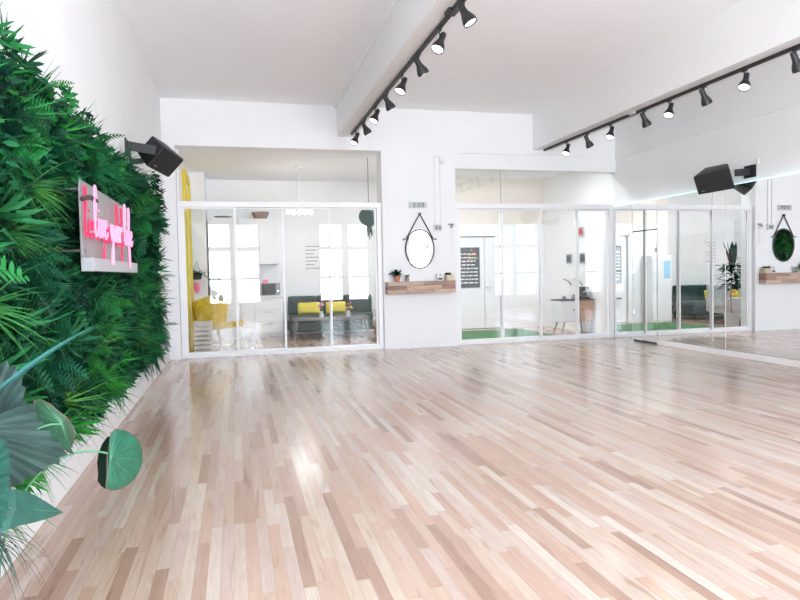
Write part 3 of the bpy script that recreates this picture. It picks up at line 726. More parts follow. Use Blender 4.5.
# broad pointed leaf
def outline_leaf(c, poly, rise, vein_to, nrm, thick=.0016):
    """filled leaf: centre c raised, rim points poly, three rings"""
    c = V(c); vs = [c]; n = len(poly); K = 4
    for j in range(1, K + 1):
        t = j / K
        for i, p in enumerate(poly): vs.append(c.lerp(V(p), t) + nrm * (rise * (t * t)) + nrm * (.003 * (1 if i % 2 else -1) * t))
    fs = [(0, 1 + i, 1 + (i + 1) % n) for i in range(n)]
    for j in range(K - 1):
        for i in range(n):
            a = 1 + j * n + i; b = 1 + j * n + (i + 1) % n; fs.append((a, a + n, b + n, b))
    mb = MB().add(vs, fs); mb.add([v - nrm * thick for v in vs], [f[::-1] for f in fs])
    return mb
pg = [pt(x, y, Y) for x, y, Y in ((-14, 520, 1.7), (-4, 505, 1.72), (6, 494, 1.74), (15, 489, 1.76), (26, 491, 1.8), (37, 496, 1.84), (47, 502, 1.88), (56, 508, 1.92), (64.5, 512.5, 1.95), (56, 516, 1.9), (45, 520, 1.85), (33, 523, 1.8), (20, 526, 1.75), (8, 530, 1.72), (-6, 536, 1.7))]
part(outline_leaf(pt(16, 508, 1.74), pg, -.012, None, towards), 'pointed_leaf', M['palm'], fp)
part(MB().tube([pt(-14, 508, 1.69), pt(10, 508, 1.73), pt(30, 509.5, 1.80), pt(62, 512, 1.94)], [.0022, .002, .0015, .0005], 5), 'leaf_rib', M['vein'], fp)
part(MB().tube(spline([base, base.lerp(pt(-14, 520, 1.7), .6) + V((-.02, 0, 0)), pt(-14, 520, 1.7)]), .006, 6), 'stalk', M['stem'], fp, True)

rp = empty('round_leaf_plant', (.34, 1.92, 0), 'plant with glossy round leaves on long stalks in front of the green wall base', 'round leaf plant')
part(MB().lathe([(0, 0), (.07, 0), (.085, .19), (.092, .21), (.08, .21), (.076, .18), (0, .18)], (.34, 1.92, 0), 20), 'pot', M['pot'], rp, True)
def rim_tube(poly, nrm, r=.0016): 
    return MB().tube([V(p) for p in poly] + [V(poly[0])], r, 5, False)
tw = (CAM - V((.6, 2.1, .65))).normalized()
# open round leaf with its left lobe folded back
hub = pt(107, 453, 2.10)
main = [(107.5, 453), (109, 441), (111, 433), (116, 429), (124, 430), (132, 434), (139, 441), (142.5, 450), (143, 460), (140.5, 470), (135, 479), (128, 485), (119, 489.5), (111, 490.5), (106, 488), (107, 475), (107, 463)]
side = [(107.5, 453), (110, 436), (107, 437), (102, 444), (98.5, 453), (97, 463), (98, 474), (97.5, 481), (101, 486), (106, 489.5), (107, 476), (107, 464)]
mainp = [pt(x, y, 2.10 + .0035 * (x - 107)) for x, y in main]
sidep = [pt(x, y, 2.10 + .016 * (107 - x)) for x, y in side]
def ribs(c, poly, nrm, rise, skip=1, r=.0008):
    mb = MB()
    for i, p in enumerate(poly):
        if i % skip: continue
        if (V(p) - V(c)).length < .02: continue
        mb.tube([V(c).lerp(V(p), t) + nrm * (rise * t * t + .001) for t in (0, .35, .7, .97)], [r, r * .8, r * .55, r * .2], 4, False)
    return mb
rl = part(outline_leaf(pt(112, 458, 2.105), mainp, -.01, None, tw), 'round_leaf', M['pad'], rp, True)
part(ribs(pt(110, 457, 2.10), mainp, tw, -.006), 'leaf_veins', M['vein'], rl)
part(rim_tube(mainp, tw), 'leaf_rim', M['rim'], rl)
part(outline_leaf(pt(103, 463, 2.15), sidep, -.006, None, tw), 'round_leaf', M['gleaf3'], rp, True)
def bez(a, b, c, d, n=14):
    a, b, c, d = V(a), V(b), V(c), V(d)
    return [a * (1 - t) ** 3 + b * 3 * t * (1 - t) ** 2 + c * 3 * t * t * (1 - t) + d * t ** 3 for t in [i / n for i in range(n + 1)]]
part(MB().tube(bez((.34, 1.92, .19), (.26, 2.0, .62), pt(58, 440, 2.16), hub), .0032, 6), 'petiole', M['stem'], rp, True)
# second, cupped leaf
h2 = pt(62, 424, 1.98)
cup = [(33, 400), (40, 399), (50, 404), (58, 411), (66, 417), (72, 425), (75, 433), (73, 441), (70, 448), (73, 454), (68, 452), (60, 447), (50, 441), (42, 435), (33, 425), (32, 412)]
cupp = [pt(x, y, 1.98 + (.05 if i in (5, 6, 7, 8) else 0) + .0012 * (62 - x)) for i, (x, y) in enumerate(cup)]
mcup = mat('grey_green_round_leaf', (.035, .095, .052), .45, var=.25, scale=18, transl=.12)
c2 = part(outline_leaf(h2, cupp, -.03, None, tw), 'cupped_leaf', mcup, rp, True)
part(ribs(h2, cupp, tw, -.028), 'leaf_veins', M['vein'], c2)
part(MB().tube([p - tw * .03 for p in [V(q) for q in cupp]] + [V(cupp[0]) - tw * .03], .0018, 5, False), 'leaf_rim', M['rim'], c2)
part(MB().tube(bez((.34, 1.92, .19), (.25, 1.96, .6), pt(10, 420, 2.03), h2), .003, 6), 'petiole', M['stem'], rp, True)
# wiry dark grass hanging at the lower left
hg = empty('hanging_grass', (.16, 1.9, .42), 'dark wiry grass tuft hanging below the green wall at the lower left corner', 'grass plant')
hg_root = V((.27, 2.0, .50)); mb = MB()
for i in range(46):
    az = random.uniform(-PI, PI); d = V((abs(math.cos(az)) * .9 + .2, math.sin(az) * .7, random.uniform(-.1, .7)))
    blade(mb, hg_root + V((random.uniform(-.03, .03), random.uniform(-.06, .06), 0)), d, random.uniform(.10, .24), .005, 1.6, 7, .3, lambda t: 1 - .85 * t)
part(mb, 'blades', M['gback'] if False else mat('dark_wiry_grass', (.012, .045, .034), .6, var=.4), hg)

# ------------------------------------------------------------------ lounge / kitchen behind the left partition
# yellow door frame on the lounge's left wall
yf = MB().bbox(LX, LX + .05, 10.90, 11.05, 0, 2.94, .005).bbox(LX, LX + .05, 11.95, 12.10, 0, 2.94, .005).bbox(LX, LX + .05, 11.05, 11.95, 2.82, 2.94, .005)
struct('door_2', MB().box(LX + .001, LX + .02, 11.05, 11.95, .0, 2.82), mat('pale_yellow_door', (.82, .74, .30), .5))
o = rehome(yf.build('door_frame', M['yellow']), (LX, 11.5, 0)); tag(o, 'bright yellow door frame on the left wall behind the left partition', 'door frame')

kt = empty('tall_cabinet', (.80, 13.1, 0), 'tall pale grey kitchen cabinet at the left of the kitchen run', 'cabinet')
part(MB().box(.50, 1.06, 12.82, LY - .01, .0, 2.33), 'body', M['lino'], kt)
for (a, b) in ((.505, 1.055),):
    for (z0, z1) in ((.10, 1.30), (1.31, 2.32)):
        dd_ = part(MB().bbox(a, b, 12.80, 12.82, z0, z1, .003), 'cabinet_door', M['lino'], kt)
        part(MB().tube([(1.02, 12.80, 1.15 if z0 < 1 else 1.45), (1.02, 12.775, 1.15 if z0 < 1 else 1.45), (1.02, 12.775, 1.25 if z0 < 1 else 1.55), (1.02, 12.80, 1.25 if z0 < 1 else 1.55)], .005, 6), 'handle', M['chrome'], dd_)
ku = empty('upper_cabinet', (1.45, 13.2, 1.43), 'white kitchen wall cabinet with two doors above the microwave', 'cabinet')
part(MB().box(1.065, 1.83, 13.02, LY - .01, 1.43, 2.33), 'body', M['lino'], ku)
for (a, b) in ((1.068, 1.445), (1.451, 1.828)): part(MB().bbox(a, b, 13.0, 13.02, 1.435, 2.325, .003), 'cabinet_door', M['lino'], ku)
kb = empty('base_cabinet', (1.45, 13.1, 0), 'white kitchen base cabinet with rows of drawers below the microwave', 'cabinet')
part(MB().box(1.065, 1.87, 12.84, LY - .01, .08, .78).box(1.065, 1.87, 12.90, LY - .01, 0, .08), 'body', M['lino'], kb)
for (a, b) in ((1.07, 1.32), (1.33, 1.86)):
    for (z0, z1) in (((.09, .31), (.32, .54), (.55, .775)) if a > 1.2 else ((.09, .775),)):
        dr = part(MB().bbox(a, b, 12.82, 12.84, z0, z1, .003), 'drawer' if a > 1.2 else 'cabinet_door', M['lino'], kb)
        part(MB().tube([((a + b) / 2 - .08, 12.80, z1 - .04), ((a + b) / 2 + .08, 12.80, z1 - .04)], .006, 6).box((a + b) / 2 - .075, (a + b) / 2 - .065, 12.80, 12.82, z1 - .045, z1 - .035).box((a + b) / 2 + .065, (a + b) / 2 + .075, 12.80, 12.82, z1 - .045, z1 - .035), 'handle', M['chrome'], dr)
o = rehome(MB().bbox(1.062, 1.89, 12.80, LY - .01, .78, .815, .004).build('kitchen_worktop', M['lino']), (1.45, 13.1, .78)); tag(o, 'white kitchen worktop carrying the microwave', 'worktop')
mw = empty('microwave', (1.65, 13.05, .815), 'dark microwave oven on the white kitchen worktop', 'microwave')
part(MB().bbox(1.47, 1.83, 12.88, 13.24, .815, 1.06, .008), 'body', M['grey'], mw)
part(MB().bbox(1.48, 1.74, 12.868, 12.88, .83, 1.045, .003), 'microwave_door', M['blackg'], mw)
part(MB().lathe([(0, .018), (.018, .016), (.02, 0)], (1.785, 12.88, .90), 14, (0, -1, 0)), 'knob', M['chrome'], mw, True)
o = rehome(MB().bbox(1.50, 1.60, 12.95, 13.05, 1.06, 1.13, .01).build('tin', M['pink']), (1.55, 13, 1.06)); tag(o, 'small pink tin on top of the microwave', 'tin')
bk = empty('basket', (1.50, 13.05, 2.33), 'shallow brown wicker basket on top of the kitchen wall cabinet', 'basket')
part(MB().lathe([(0, 0), (.11, 0), (.16, .10), (.165, .13), (.155, .13), (.105, .012), (0, .012)], (1.50, 13.17, 2.33), 20), 'bowl', M['wicker'], bk, True)
part(MB().tube([(1.5 + .162 * math.cos(2 * PI * k / 20), 13.17 + .162 * math.sin(2 * PI * k / 20), 2.46) for k in range(21)], .008, 6), 'rim', M['wicker'], bk)
o = rehome(MB().lathe([(0, 0), (.10, 0), (.17, .035), (.175, .04), (.165, .042), (.10, .01), (0, .01)], (.78, 13.05, 2.33), 24).build('tray', M['tray'], smooth=True), (.78, 13.05, 2.33)); tag(o, 'round dark tray lying on top of the tall cabinet', 'tray')
ps_ = empty('wall_poster', (2.54, LY - .012, 1.2), 'white poster with grey lines of text above the sofa', 'poster')
part(MB().box(2.34, 2.74, LY - .012, LY - .002, 1.22, 1.92), 'sheet', M['paper'], ps_)
tx = MB()
for i in range(7):
    z = 1.78 - i * .075; w_ = .28 - .06 * ((i * 7) % 3)
    x = 2.40
    while x < 2.40 + w_:
        l_ = random.uniform(.03, .07); tx.box(x, min(x + l_, 2.40 + w_), LY - .014, LY - .012, z, z + .022); x += l_ + .015
part(tx, 'print', M['tray'], ps_)
# pendant
pd = empty('pendant_lamp', (2.12, 11.6, 2.3), 'white rod pendant with a cluster of glowing globe bulbs in the kitchen', 'pendant lamp')
part(MB().tube([(2.12, 11.6, ZB), (2.12, 11.6, 2.40)], .006, 8), 'rod', M['cable'], pd)
part(MB().lathe([(0, 0), (.055, 0), (.06, .03), (0, .03)], (2.12, 11.6, ZB - .03), 20), 'ceiling_rose', M['cable'], pd, True)
arm = MB()
bl = [(-.20, 0), (-.10, .07), (.02, -.08), (.10, .06), (.20, 0), (0, .12)]
for dx, dy in bl: arm.tube([(2.12, 11.6, 2.40), (2.12 + dx, 11.6 + dy, 2.36)], .006, 6)
part(arm, 'arms', M['cable'], pd)
mg = mat('glowing_globe', (1, 1, 1), .3, em=(1, .96, .9), ems=8.)
for dx, dy in bl:
    part(MB().lathe([(.038 * math.sin(PI * k / 10), -.038 * math.cos(PI * k / 10)) for k in range(11)], (2.12 + dx, 11.6 + dy, 2.325), 16), 'bulb', mg, pd, True)
def point(name, loc, e, r=.1, c=(.97, .98, 1)):
    ld = bpy.data.lights.new(name, 'POINT'); ld.energy = e; ld.shadow_soft_size = r; ld.color = c
    o = bpy.data.objects.new(name, ld); o.location = loc; col.objects.link(o); return o
lo = point('pendant_glow', (0, 0, .0), 5, .24); lo.parent = pd; lo.location = (0, 0, -.13)
# sofa
so = empty('sofa', (2.83, 12.95, 0), 'dark teal low sofa against the far wall behind the coffee table', 'sofa')
part(MB().bbox(1.98, 3.72, 12.50, 13.30, .10, .30, .03), 'base', M['teals'], so)
for i in range(3): part(MB().bbox(2.0 + i * .57, 2.56 + i * .57, 12.48, 13.1, .30, .42, .035, 3), 'seat_cushion', M['teals'], so)
for i in range(3): part(MB().bbox(2.0 + i * .57, 2.56 + i * .57, 13.05, 13.30, .38, .78, .04, 3), 'backrest_cushion', M['teals'], so)
for (x, y) in ((2.05, 12.56), (3.65, 12.56), (2.05, 13.24), (3.65, 13.24)): part(MB().tube([(x, y, 0), (x, y, .11)], .018, 8), 'leg', M['black'], so)
def cushion(x0, x1, y, z0, z1, label):
    bm = bmesh.new(); bmesh.ops.create_grid(bm, x_segments=10, y_segments=8, size=.5)
    top = [(v.co.x, v.co.y) for v in bm.verts]; fc = [[v.index for v in f.verts] for f in bm.faces]; bm.free()
    w_, h_ = x1 - x0, z1 - z0; mb = MB()
    for sgn in (-1, 1):
        mb.add([(x * w_, sgn * .065 * (max(0, (1 - (2 * x) ** 4) * (1 - (2 * z) ** 4))) ** .5, z * h_) for x, z in top], fc)
    mb.xf(Matrix.Translation(((x0 + x1) / 2, y, (z0 + z1) / 2)) @ Matrix.Rotation(math.radians(-14), 4, 'X'))
    return tag(rehome(mb.build('cushion', M['yel2'], smooth=True), ((x0 + x1) / 2, y, z0)), label, 'cushion')
cushion(2.16, 2.60, 12.88, .425, .66, 'yellow cushion at the left end of the teal sofa')
cushion(2.72, 3.12, 12.88, .425, .66, 'yellow cushion at the middle of the teal sofa')
ct = empty('coffee_table', (2.65, 12.1, 0), 'long low grey coffee table in front of the teal sofa', 'coffee table')
part(MB().bbox(1.98, 3.42, 11.85, 12.35, .36, .40, .008), 'table_top', mat('dark_grey_table', (.10, .105, .115), .35), ct)
for (x, y, dx) in ((2.06, 11.9, -.06), (3.34, 11.9, .06), (2.06, 12.3, -.06), (3.34, 12.3, .06)): part(MB().tube([(x, y, .36), (x + dx, y, 0)], [.018, .012], 8), 'leg', M['tray'], ct)
def flowers(x, y, z, label, mt2):
    r = empty('flower_vase', (x, y, z), label, 'vase')
    part(MB().lathe([(0, 0), (.035, 0), (.045, .05), (.03, .10), (.035, .12), (.03, .118), (.025, .1), (0, .02)], (x, y, z), 16), 'vase', M['pot'], r, True)
    mb = MB(); st_ = MB()
    for i in range(9):
        a = random.uniform(0, 2 * PI); rr = random.uniform(.02, .09); h_ = random.uniform(.17, .27)
        c = (x + rr * math.cos(a), y + rr * math.sin(a), z + h_); st_.tube([(x, y, z + .1), c], .002, 4)
        mb.slot(i % 3).lathe([(.022 * math.sin(PI * k / 6) + .001, -.016 * math.cos(PI * k / 6)) for k in range(7)], c, 8)
    part(st_, 'stems', M['stem'], r); part(mb, 'blossoms', mt2, r, True)
flowers(2.52, 12.05, .40, 'white vase of pink and red flowers on the coffee table', [M['pink'], M['red'], M['paper']])
flowers(3.02, 12.02, .40, 'white vase of orange flowers at the right of the coffee table', [M['orange'], M['red'], M['yellow']])
# light grey armchair at right
ac = empty('armchair', (3.55, 11.75, 0), 'light grey armchair beside the coffee table, behind the pillar edge', 'armchair')
part(MB().bbox(3.42, 3.98, 11.2, 11.75, .22, .40, .05, 3), 'seat', M['lgrey'], ac)
part(MB().bbox(3.86, 4.04, 11.2, 11.75, .35, .85, .06, 3), 'backrest', M['lgrey'], ac)
for y in (11.16, 11.72): part(MB().bbox(3.44, 4.0, y, y + .07, .25, .56, .03, 3), 'armrest', M['lgrey'], ac)
for (x, y) in ((3.48, 11.25), (3.95, 11.25), (3.48, 11.7), (3.95, 11.7)): part(MB().tube([(x, y, .23), (x, y, 0)], [.018, .012], 8), 'leg', M['woodend'], ac)
# yellow chair, crate, stools, table with branches, at left
yc = empty('tub_chair', (.48, 11.0, 0), 'mustard yellow tub chair behind the left partition next to the crate', 'chair')
mb = MB(); nn_ = 14; R0, R1 = .22, .27; cxx, cyy = .56, 11.06
for i in range(nn_ + 1):
    a = PI * (.92 + 1.16 * i / nn_)
    top = .90 - .16 * abs(i / nn_ - .5) * 2
    for (rr, z) in ((R0, .40), (R1 * .9, .38), (R1 * 1.08, top), (R0 * 1.05, top)): mb.v.append((cxx + rr * math.cos(a), cyy + rr * math.sin(a), z))
for i in range(nn_):
    for k in range(4): mb.f.append((i * 4 + k, i * 4 + (k + 1) % 4, i * 4 + 4 + (k + 1) % 4, i * 4 + 4 + k)); mb.mi.append(0)
mb.f += [(0, 1, 2, 3), tuple(nn_ * 4 + k for k in range(4))]; mb.mi += [0, 0]
part(mb, 'backrest', M['mustard'], yc, True)
part(MB().lathe([(0, .34), (.20, .34), (.225, .37), (.225, .42), (.20, .45), (0, .455)], (cxx, cyy, 0), 24), 'seat', M['mustard'], yc, True)
for dx, dy in ((-.14, -.14), (.14, -.14), (-.14, .14), (.14, .14)): part(MB().tube([(cxx + dx * .8, cyy + dy * .8, .35), (cxx + dx * 1.2, cyy + dy * 1.2, 0)], [.016, .01], 8), 'leg', M['woodend'], yc)
cr = empty('slatted_crate', (.47, 10.55, 0), 'whitewashed slatted crate standing just behind the left partition', 'crate')
for i in range(7):
    z = .02 + i * .072
    part(MB().box(.33, .61, 10.38, 10.392, z, z + .05).box(.33, .61, 10.668, 10.68, z, z + .05).box(.33, .342, 10.392, 10.668, z, z + .05).box(.598, .61, 10.392, 10.668, z, z + .05), 'slat_row', mat('whitewashed_slat', (.66, .60, .54), .7, var=.15) if i == 0 else bpy.data.materials['whitewashed_slat'], cr)
part(MB().box(.342, .365, 10.392, 10.415, 0, .52).box(.575, .598, 10.392, 10.415, 0, .52).box(.342, .365, 10.645, 10.668, 0, .52).box(.575, .598, 10.645, 10.668, 0, .52), 'corner_posts', bpy.data.materials['whitewashed_slat'], cr)
def stool(x, y, h, label):
    r = empty('stool', (x, y, 0), label, 'stool', None)
    part(MB().bbox(x - .095, x + .095, y - .095, y + .095, h - .09, h, .02, 3), 'seat', M['mustard'], r)
    for dx in (-1, 1):
        for dy in (-1, 1): part(MB().tube([(x + dx * .06, y + dy * .06, h - .08), (x + dx * .10, y + dy * .10, 0)], [.010, .009], 6), 'leg', M['cable'], r)
stool(.82, 10.72, .47, 'mustard topped stool with thin white legs, right beside the crate')
stool(1.0, 11.2, .45, 'mustard topped stool with thin white legs, behind and right of the other stool')
tb = empty('bistro_table', (.70, 11.75, 0), 'small round white table with leafy branches behind the stools', 'table')
part(MB().lathe([(0, .64), (.25, .64), (.255, .65), (.25, .665), (0, .665)], (.70, 11.75, 0), 28), 'table_top', M['lino'], tb, True)
part(MB().lathe([(.17, 0), (.17, .012), (.03, .03), (.022, .05), (.022, .64), (0, .64)], (.70, 11.75, 0), 20), 'pedestal', M['lino'], tb, True)
vb = empty('branch_vase', (.72, 11.75, .665), 'clear grey vase of tall silvery olive branches on the bistro table', 'vase')
part(MB().lathe([(0, 0), (.045, 0), (.06, .06), (.04, .16), (.045, .19), (.035, .16), (0, .02)], (.72, 11.75, .665), 16), 'vase', M['lgrey'], vb, True)
mb = MB(); lv = MB()
for i in range(13):
    a = random.uniform(0, 2 * PI); p = V((.72, 11.75, .83)); d = V((math.cos(a) * .35, math.sin(a) * .35, 1)).normalized(); pts_ = [p]
    for k in range(7): d = (d + V((random.uniform(-.12, .12), random.uniform(-.12, .12), -.06))).normalized(); p = p + d * .075; pts_.append(p)
    mb.tube(pts_, .003, 4)
    for q in pts_[2:]:
        for _ in range(4): blade(lv, q, (random.uniform(-1, 1), random.uniform(-1, 1), random.uniform(-.2, 1)), .055, .018, .1, 2)
part(mb, 'branches', M['stem'], vb); part(lv, 'leaves', M['olive'], vb)
# hanging planter on the pier with a pink tag below
hp = empty('hanging_planter', (.27, 12.45, 1.12), 'dark hanging planter with trailing greenery on the white pier behind the left partition', 'hanging planter')
part(MB().lathe([(0, 0), (.07, 0), (.085, .1), (.08, .1), (0, .09)], (.30, 12.40, 1.16), 16), 'pot', M['strap'], hp, True)
part(MB().tube([(.30, 12.49, 1.50), (.30, 12.42, 1.50), (.24, 12.40, 1.26)], .003, 5).tube([(.30, 12.42, 1.50), (.36, 12.40, 1.26)], .003, 5), 'cord', M['strap'], hp)
mb = MB(); leafy(mb, (.30, 12.38, 1.26), 50, .10, .035, .07, 1.0, droop=.8); part(mb, 'foliage', M['gleaf3'], hp)
o = rehome(MB().lathe([(0, 0), (.045, .08), (.055, .14), (.04, .22), (0, .22)], (.29, 12.42, .88), 12).build('paper_ornament', M['pink'], smooth=True), (.29, 12.42, .88)); tag(o, 'pink hanging paper ornament below the dark planter', 'ornament')
# woven green pendant near the pillar
lt = empty('woven_pendant', (3.16, 10.62, 1.75), 'dark green woven round pendant hanging behind the pillar side of the left partition', 'pendant lamp')
part(MB().lathe([(.05 + .0 * k, 0) for k in range(1)] + [(.03 + .14 * math.sin(PI * k / 12) ** .8, .36 * k / 12) for k in range(13)], (3.17, 10.62, 1.98), 22), 'woven_shade', M['lant'], lt, True)
part(MB().tube([(3.17, 10.62, 2.34), (3.17, 10.62, ZB)], .005, 6), 'cord', M['strap'], lt)
mb = MB()
for i in range(30): blade(mb, (3.17 + random.uniform(-.05, .05), 10.62 + random.uniform(-.05, .05), 1.99), (random.uniform(-.5, .5), random.uniform(-.5, .5), -1), random.uniform(.12, .25), .02, .3, 3)
part(mb, 'tassels', M['lant'], lt)
# plant seen only in the mirror
tp = empty('potted_tree', (4.25, 10.75, 0), 'leafy indoor tree in a white pot behind the pillar, seen in the mirror', 'potted tree')
part(MB().lathe([(0, 0), (.12, 0), (.15, .28), (.14, .28), (0, .25)], (4.25, 10.75, 0), 20), 'pot', M['pot'], tp, True)
part(MB().tube(spline([(4.25, 10.75, .25), (4.27, 10.76, .6), (4.25, 10.75, 1.0)]), .015, 7), 'trunk', M['woodend'], tp)
mb = MB(); 
for i in range(150):
    a = random.uniform(0, 2 * PI); z = random.uniform(.75, 1.25); rr = random.uniform(0, .2)
    blade(mb, (4.25 + rr * math.cos(a), 10.75 + rr * math.sin(a), z), (math.cos(a), math.sin(a), random.uniform(-.3, .8)), .16, .06, .5, 4)
for dx in (-.25, -.1, .1, .25): blade(mb, (4.25, 10.75, 1.1), (dx, .1, 1), .62, .13, .08, 6)
part(mb, 'foliage', M['gleaf3'], tp)
lk = empty('locker', (4.72, 12.5, 0), 'white low locker with a pale blue sheet, seen in the mirror', 'locker')
part(MB().bbox(4.45, 4.95, 12.30, 12.68, 0, 1.48, .006), 'body', M['lino'], lk)
part(MB().bbox(4.47, 4.93, 12.285, 12.30, .05, 1.45, .003), 'locker_door', M['lino'], lk)
part(MB().box(4.50, 4.66, 12.281, 12.285, .98, 1.36), 'notice', M['blue'], lk)
# ------------------------------------------------------------------ studio room behind the right partition
mt_ = empty('grass_mat', (5.6, 11.3, 0), 'artificial grass mat on the floor behind the right partition', 'mat')
part(MB().bbox(4.60, 6.62, 10.42, 12.2, .0, .018, .005), 'backing', M['grass'], mt_)
po = empty('wall_poster', (5.70, DY + .0, .86), 'charcoal poster with pink and green corner on the studio door', 'poster')
part(MB().box(5.44, 5.95, DY + .006, DY + .018, .87, 1.71), 'sheet', M['dprint'], po)
tx = MB(); pk = MB(); gk = MB()
for i in range(9):
    z = 1.56 - i * .075
    x = 5.47
    while x < 5.86: 
        l_ = random.uniform(.03, .10); tx.box(x, x + l_, DY + .003, DY + .006, z, z + .024); x += l_ + .02
for i in range(14): 
    x = random.uniform(5.68, 5.92); z = random.uniform(1.42, 1.68); (pk if i % 2 else gk).lathe([(0, .002), (.03, .002), (.03, 0)], (x, DY + .006, z), 10, (0, -1, 0))
part(tx, 'print', M['paper'], po); part(pk, 'pink_flowers', M['red'], po); part(gk, 'green_flowers', M['olive'], po)
sb = empty('sideboard', (7.12, 10.85, 0), 'small retro sideboard, half white and half walnut, on splayed legs', 'sideboard')
part(MB().bbox(6.745, 7.135, 10.72, 11.10, .24, .64, .02, 3), 'white_half', M['lino'], sb)
part(MB().bbox(7.12, 7.42, 10.72, 11.10, .24, .64, .02, 3), 'walnut_half', M['woodend'], sb)
w_ = part(MB().bbox(6.742, 7.12, 10.708, 10.72, .26, .62, .003), 'sideboard_door', M['lino'], sb)
part(MB().lathe([(0, .02), (.012, .018), (.014, 0)], (7.0, 10.708, .46), 12, (0, -1, 0)), 'knob', M['black'], w_, True)
w_ = part(MB().bbox(7.13, 7.415, 10.708, 10.72, .26, .62, .003), 'sideboard_door', M['woodend'], sb)
part(MB().lathe([(0, .02), (.012, .018), (.014, 0)], (7.20, 10.708, .46), 12, (0, -1, 0)), 'knob', M['black'], w_, True)
part(MB().bbox(6.735, 7.43, 10.70, 11.11, .64, .655, .004), 'top', M['black'], sb)
for (x, y, dx, dy) in ((6.86, 10.78, -.09, -.03), (7.33, 10.78, .05, -.03), (6.86, 11.04, -.09, .03), (7.33, 11.04, .05, .03)): part(MB().tube([(x, y, .26), (x + dx, y + dy, 0)], [.016, .010], 8), 'leg', M['tray'], sb)
cm = empty('coffee_machine', (7.33, 10.9, .655), 'black and chrome coffee machine on the right of the sideboard', 'coffee machine')
part(MB().bbox(7.22, 7.40, 10.82, 11.0, .655, .69, .006).bbox(7.22, 7.40, 10.92, 11.0, .69, .86, .006).bbox(7.22, 7.40, 10.82, 11.0, .82, .88, .01), 'body', M['black'], cm)
part(MB().tube([(7.30, 10.86, .82), (7.30, 10.80, .80), (7.24, 10.78, .79)], .009, 8), 'handle', M['chrome'], cm)
for i, (x, h, mt2, lab) in enumerate(((6.90, .06, M['tray'], 'low grey bowl at the left of the sideboard'), (7.00, .10, M['lino'], 'white cup on the sideboard left of the jars'), (7.10, .09, M['grey'], 'grey jar in the middle of the sideboard'), (7.18, .13, M['tray'], 'taller dark jar left of the coffee machine'))):
    o = rehome(MB().lathe([(0, 0), (.032, 0), (.036, h * .5), (.03, h), (.026, h), (.026, .012), (0, .012)], (x, 10.88, .655), 14).build(['bowl', 'cup', 'jar', 'jar'][i], mt2, smooth=True), (x, 10.88, .655)); tag(o, lab, ['bowl', 'cup', 'jar', 'jar'][i])
def wallpic(y, z, w_, h_, m1, label):
    r = empty('wall_picture', (XR, y, z - h_ / 2), label, 'picture frame')
    part(MB().bbox(XR - .025, XR - .002, y - w_ / 2, y + w_ / 2, z - h_ / 2, z + h_ / 2, .003), 'frame', M['lgrey'], r)
    part(MB().box(XR - .028, XR - .025, y - w_ / 2 + .025, y + w_ / 2 - .025, z - h_ / 2 + .03, z + h_ / 2 - .03), 'print', m1, r)
wallpic(11.62, 1.42, .22, .20, M['dprint'], 'small grey framed dark print, farther one on the studio side wall')
wallpic(11.10, 1.42, .22, .21, M['dprint'], 'small grey framed dark print, nearer one on the studio side wall')
wallpic(11.16, 1.93, .22, .18, M['red'], 'small red print high on the studio side wall')
gs = empty('glass_shelf', (7.38, 11.25, .98), 'thin glass wall shelf on dark curved brackets above the sideboard', 'shelf')
part(MB().bbox(7.26, XR - .002, 11.12, 11.62, 1.03, 1.038, .002), 'shelf_glass', M['glass'], gs)
for y in (11.15, 11.58): part(MB().tube(spline([(XR - .002, y, .90), (7.37, y, .98), (7.27, y, 1.02)]), .009, 6), 'bracket', M['strap'], gs)

# added fill tubes brightening the back rooms, unseen behind header and pillar
def fill_tube(x, y, z, L, e, label):
    r = empty('fill_tube', (x, y, z), label, 'fill light', None)
    part(MB().bbox(x - L / 2, x + L / 2, y - .05, y + .05, z - .03, z, .004), 'fill_fitting', M['cable'], r)
    part(MB().tube([(x - L / 2 + .02, y, z - .05), (x + L / 2 - .02, y, z - .05)], .016, 10), 'tube', mg, r, True)  # glowing tube of the added fill light
    ld = bpy.data.lights.new('fill_glow', 'AREA'); ld.shape = 'RECTANGLE'; ld.size = L; ld.size_y = .08; ld.energy = e; ld.color = (.97, .98, 1)
    o = bpy.data.objects.new('fill_glow', ld); col.objects.link(o); o.parent = r; o.location = (0, 0, -.08)
fill_tube(6.0, 10.42, ZB, 1.3, 24, 'added fill tube on the studio ceiling, unseen just behind the header')
fill_tube(4.0, 11.0, ZB, .7, 55, 'added fill tube on the lounge ceiling, unseen behind the pillar')

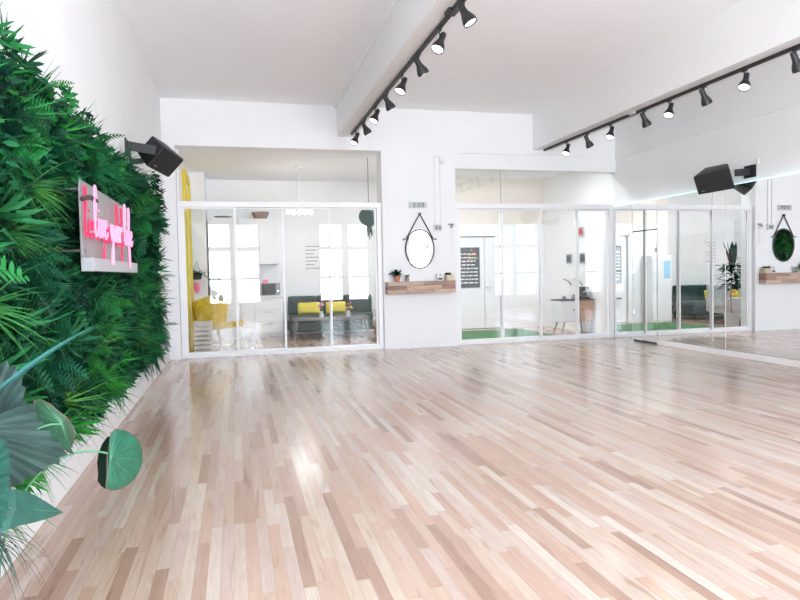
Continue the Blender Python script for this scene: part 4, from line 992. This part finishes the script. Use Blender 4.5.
# ------------------------------------------------------------------ daylight
w = bpy.data.worlds.new('daylight'); sc.world = w; w.use_nodes = True
nt = w.node_tree; nt.nodes.clear()
bg = N(nt, 'ShaderNodeBackground'); ow = N(nt, 'ShaderNodeOutputWorld'); tc = N(nt, 'ShaderNodeTexCoord'); gr = N(nt, 'ShaderNodeSeparateXYZ')
nt.links.new(tc.outputs['Generated'], gr.inputs[0])
rm = N(nt, 'ShaderNodeValToRGB'); rm.color_ramp.elements[0].position = .44; rm.color_ramp.elements[0].color = (.98, 1.04, 1.10, 1); rm.color_ramp.elements[1].position = .56; rm.color_ramp.elements[1].color = (.80, .90, 1, 1)
nt.links.new(math_(nt, 'MULTIPLY_ADD', gr.outputs[2], .5, .5), rm.inputs[0])
nt.links.new(rm.outputs[0], bg.inputs[0]); bg.inputs[1].default_value = 22.; nt.links.new(bg.outputs[0], ow.inputs[0])
for i, (a, b) in enumerate(WIN):
    ld = bpy.data.lights.new('window_portal', 'AREA'); ld.shape = 'RECTANGLE'; ld.size = b - a; ld.size_y = 2.46; ld.energy = 1
    ld.cycles.is_portal = True
    o = bpy.data.objects.new('window_portal', ld); col.objects.link(o); o.location = ((a + b) / 2, YR - .2, 1.59); o.rotation_euler = (PI / 2, 0, 0)

# ------------------------------------------------------------------ render look
vs_ = sc.view_settings; sc.display_settings.display_device = 'sRGB'
vs_.view_transform = 'Standard'; vs_.look = 'None'; vs_.gamma = 1; vs_.use_curve_mapping = False; vs_.exposure = 0.40
cy = sc.cycles
cy.max_bounces = 14; cy.diffuse_bounces = 7; cy.glossy_bounces = 8; cy.transmission_bounces = 8; cy.transparent_max_bounces = 24
cy.sample_clamp_indirect = 5; cy.sample_clamp_direct = 0; cy.caustics_reflective = False; cy.caustics_refractive = False; cy.blur_glossy = .5
cy.use_denoising = True
try: cy.denoiser = 'OPENIMAGEDENOISE'; cy.denoising_prefilter = 'ACCURATE'; cy.denoising_input_passes = 'RGB_ALBEDO_NORMAL'
except Exception: pass
